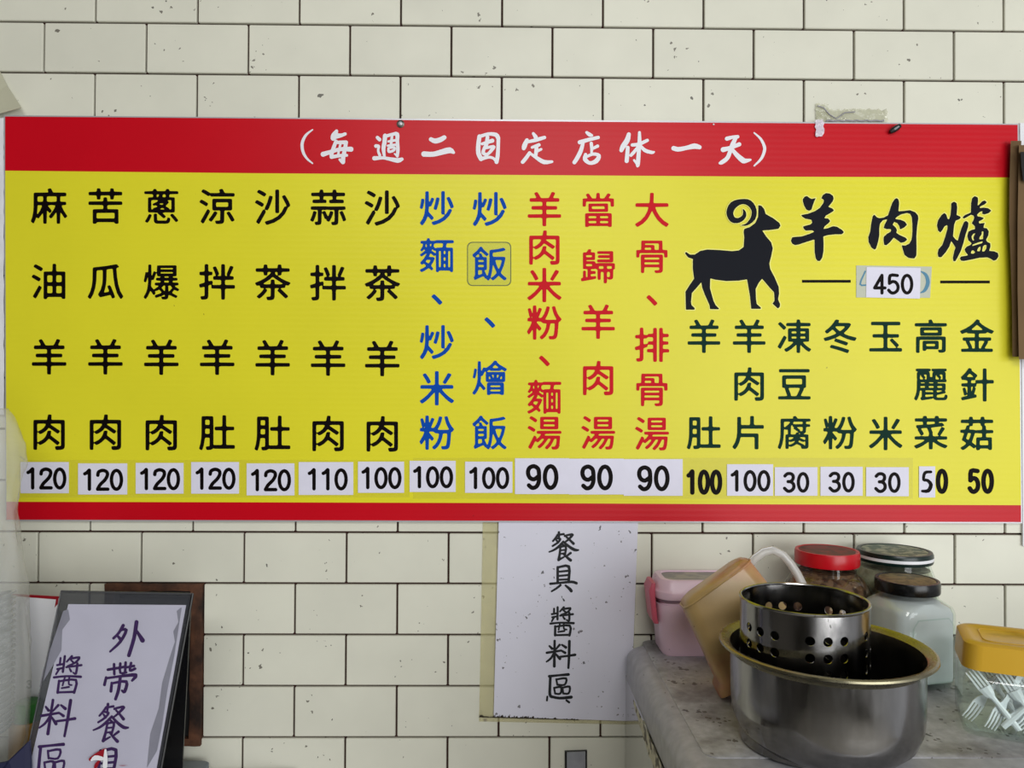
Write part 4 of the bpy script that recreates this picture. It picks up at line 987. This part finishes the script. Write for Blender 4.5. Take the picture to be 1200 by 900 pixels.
# rear leg of the stand
b0 = PT(-.004)(140, 697); b1 = PT(-.004)(224, 699)
l0 = Vector((b0.x - .03, b0.y + .065, ZC + .002)); l1 = Vector((b1.x - .034, b1.y + .062, ZC + .002))
MT['darkacrylic'] = mat('dark_smoked_acrylic', (22, 22, 24), 0.2, alpha=0.9)
obj('rear_leg', MB().slab([b0, l0, l1, b1], n_, .002), 'darkacrylic', sgn, False)
PI_ = PT(-.0008)
P_ink = PT(-.0019)
G_ = aff(100, 720, 5); H_ = aff(40, 760, 6.43)
wai = [[(222,65,8),(195,110,6),(165,140,6)],[(208,92,5),(240,92,7),(205,160,7),(145,218,4)],[(188,125,5),(208,148,9)],[(300,45,10),(285,140,9),(255,240,9)],[(300,95,5),(335,152,12)]]
dai = [[(132,324,6),(225,308,6)],[(168,292,6),(170,350,6)],[(205,288,6),(205,342,5),(240,340,5)],[(236,282,6),(233,338,6)],[(268,285,6),(262,328,6),(292,318,6)],[(232,312,5),(285,302,6)],
       [(122,370,6),(112,412,7)],[(124,374,5),(210,362,6),(295,356,9),(274,388,5)],[(155,402,6),(150,450,7)],[(155,404,5),(240,394,7),(230,452,8),(214,446,4)],[(205,366,7),(195,440,8),(177,496,7)]]
def remap(src, dst, fx, shear=0.0):
    (a, b, c_, d), (e_, f_, g_, h_) = src, dst; cy = (f_ + h_) / 2
    def g(x, y):
        X = e_ + (x - a) * (g_ - e_) / (c_ - a); Y = f_ + (y - b) * (h_ - f_) / (d - b)
        return fx(X - shear * (Y - cy), Y)
    return g
for stk, fx in ((wai, G_), (dai, G_), (can, remap((33, 75, 340, 380), (52, 522, 255, 748), G_, .12)), (jiang, remap((70, 48, 270, 290), (150, 58, 355, 338), H_, .12)),
                (liao, remap((40, 332, 280, 560), (50, 388, 308, 660), H_, .14)), (qu[:9], remap((62, 615, 248, 815), (32, 722, 240, 965), H_, .06)),
                (ju[:5], remap((125, 445, 240, 610), (85, 798, 172, 930), G_, .1))):
    flat('brush_character', brush(stk, fx, h=.2, grow=.42), P_ink, 'purple', sgn)
# water stain on the right and left sides of the paper
flat('water_stain', [[(199, 770), (205, 752), (203, 740), (209, 729), (207, 716), (212, 712), (213, 712), (204, 770), (196, 810), (190, 850), (184, 880), (172, 900), (176, 860), (186, 830), (190, 800)]], PT(-.0020), 'waterstain', sgn)
flat('water_stain', [[(74, 716), (80, 714), (82, 726), (73, 738), (72, 762), (62, 780), (46, 806), (50, 786), (62, 752)]], PT(-.0020), 'waterstain', sgn)
# red and white sticker at its foot
flat('red_sticker', brush([[(30,850,10),(60,830,14),(90,815,16),(125,805,20),(140,850,30),(150,900,26),(100,900,50),(200,900,14),(255,895,12)]], G_), PT(.0004), 'stickerred', sgn)
flat('white_sticker_shape', brush([[(35,855,5),(60,840,14),(95,845,12)],[(118,795,6),(118,840,12),(115,890,14)]], G_), PT(.0007), 'whiteplastic', sgn)

# paper card behind with a red edge
def PQ(x, y, l=0): return W(x, y, -.075 - l)
qc = thing('printed_card', PQ(40, 830), 'white card with a red top edge between the plastic bag and the leaning sign', 'card')
obj('card', MB().slab([PQ(15, 697), PQ(10, 828), PQ(56, 832), PQ(69, 701)], nrm, .0012), 'whiteplastic', qc, False)
obj('red_edge', MB().slab([PQ(15, 696, .0002), PQ(15, 698.5, .0002), PQ(65.5, 702.5, .0002), PQ(64, 712, .0002), PQ(67.5, 708, .0002), PQ(69, 699, .0002)], nrm, .0008), 'stickerred', qc, False)
flats('print', digits('3', 34, 802, 9, 8, .1), lambda x, y: PQ(x, y, .0004), 'greybracket', qc)
# sauce bottle
sb_ = W(33, 860, -.095)
bt = thing('sauce_bottle', (sb_.x, sb_.y, ZC), 'amber sauce bottle with a green neck band partly hidden beside the leaning sign', 'bottle')
cB = Vector((sb_.x, sb_.y, ZC)); zt1 = W(33, 850, -.11).z - ZC
zt2 = W(33, 828, -.11).z - ZC
obj('bottle_body', lathe(cB, [(.001, 0), (.016, 0), (.0175, .003), (.0175, zt1 - .004), (.016, zt1)]), 'amber', bt)
obj('bottle_cap', lathe(cB, [(.0135, zt1), (.014, zt1 + .002), (.013, zt2 - .001), (.011, zt2)]), 'greenlabel', bt)
# navy tray at the very bottom left
nv = thing('navy_tray', W(10, 895, -.17), 'navy blue plastic tray edge at the bottom left corner', 'tray')
t0, t1, t2 = W(-60, 905, -.18), W(8, 893, -.18), W(32, 868, -.155)
mbn = MB().slab([W(-60, 906, -.19), W(-60, 990, -.19), W(40, 990, -.165), W(34, 868, -.165), W(8, 893, -.18)], nrm, .003)
obj('tray_wall', mbn, 'navy', nv, False)
# grey box at the bottom
gz = W(215, 890.5, -.011).z
gx0, gx1 = W(150, 892, -.013).x, W(247, 892, -.013).x
gb = thing('plastic_box', ((gx0 + gx1) / 2, -.05, ZC), 'blue-grey plastic box with rounded lid corner behind the foot of the leaning sign', 'box')
gc = ((gx0 + gx1) / 2, -.045); ghw = (gx1 - gx0) / 2
obj('box_body', MB().loft([rr(ghw - .004, .030, .008, (*gc, ZC)), rr(ghw - .001, .032, .008, (*gc, gz - .008))]), 'greybox', gb)
obj('lid', MB().loft([rr(ghw - .001, .032, .008, (*gc, gz - .008)), rr(ghw, .034, .009, (*gc, gz - .007)), rr(ghw, .034, .009, (*gc, gz - .0012)), rr(ghw - .002, .032, .008, (*gc, gz))]), 'greybox', gb)

# bag with a stack of cups
bc = W(-38, 700, -.135); BG = Vector((bc.x, bc.y, ZC))
ztop = W(0, 484, -.135).z - ZC
zr_ = W(0, 640, -.135).z - ZC
bag = thing('plastic_bag', BG, 'crinkled translucent plastic bag wrapped around nested cups at the left edge', 'bag')
prof = []
outl = [(479, 4), (487, 10), (496, 15), (507, 19), (520, 23), (545, 23), (560, 19), (585, 17), (600, 15), (625, 18), (660, 21), (690, 25), (720, 27), (760, 29), (800, 30), (850, 29), (880, 24), (905, 18), (960, 12), (1010, 10)]
loops = []; n = 72
for yy, xx in outl:
    p = W(xx, yy, BG.y); 
    if p.z < ZC + .001: p.z = ZC + .001
    R = p.x - BG.x
    L_ = []
    for k in range(n):
        a = 2 * PI * k / n
        nn = noise.noise(Vector((math.cos(a) * 2.2, math.sin(a) * 2.2, yy * .02))) * .006 + noise.noise(Vector((math.cos(a) * 7, math.sin(a) * 7, yy * .05))) * .0022
        r = R + nn * (1 if abs(math.sin(a)) > .15 or math.cos(a) < 0 else .45)
        L_.append(Vector((BG.x + r * math.cos(a), BG.y + r * .72 * math.sin(a), p.z)))
    loops.append(L_)
fine = []
for a_, b_ in zip(loops, loops[1:]):
    for t in (0, .25, .5, .75):
        fine.append([p.lerp(q, t) + Vector((1, 0, 0)) * .0009 * noise.noise(Vector((p.x * 160, p.y * 160, p.lerp(q, t).z * 160))) for p, q in zip(a_, b_)])
fine.append(loops[-1])
obj('bag_film', MB().loft(fine, cap1=False), 'bag', bag, ang=80)
# neck gathered above
0 and obj('bag_neck', crumple(-40, 470, 19, 500, -.14, 30, 12, .012, 8.8, 4), 'bag', bag)
cr_ = W(17, 780, BG.y).x - BG.x
cupdir = Vector((.06, 0, 1)).normalized()
ncup = 22
z_first = W(0, 865, BG.y).z
for k in range(ncup):
    z = z_first + k * .0062
    cc = Vector((BG.x - .004, BG.y, z))
    mbc = MB(); tilt = math.radians(-14); 
    def TL(l): return [cc + Matrix.Rotation(tilt, 3, 'Y') @ (p - cc) for p in l]
    rr0 = cr_ * .92
    mbc.loft([TL(circ(cc, rr0 * .95, z - .0045, 40)), TL(circ(cc, rr0 * .96, z - .0006, 40)), TL(circ(cc, rr0 * 1.045, z, 40)), TL(circ(cc, rr0 * 1.045, z + .0014, 40)), TL(circ(cc, rr0 * .95, z + .0014, 40)), TL(circ(cc, rr0 * .93, z - .004, 40))], False, False)
    o = obj('plastic_cup', mbc, 'cup', None)
    tag(o, 'translucent plastic cup nested in the bagged stack at the left edge', 'cup', 'nested cups inside the plastic bag')
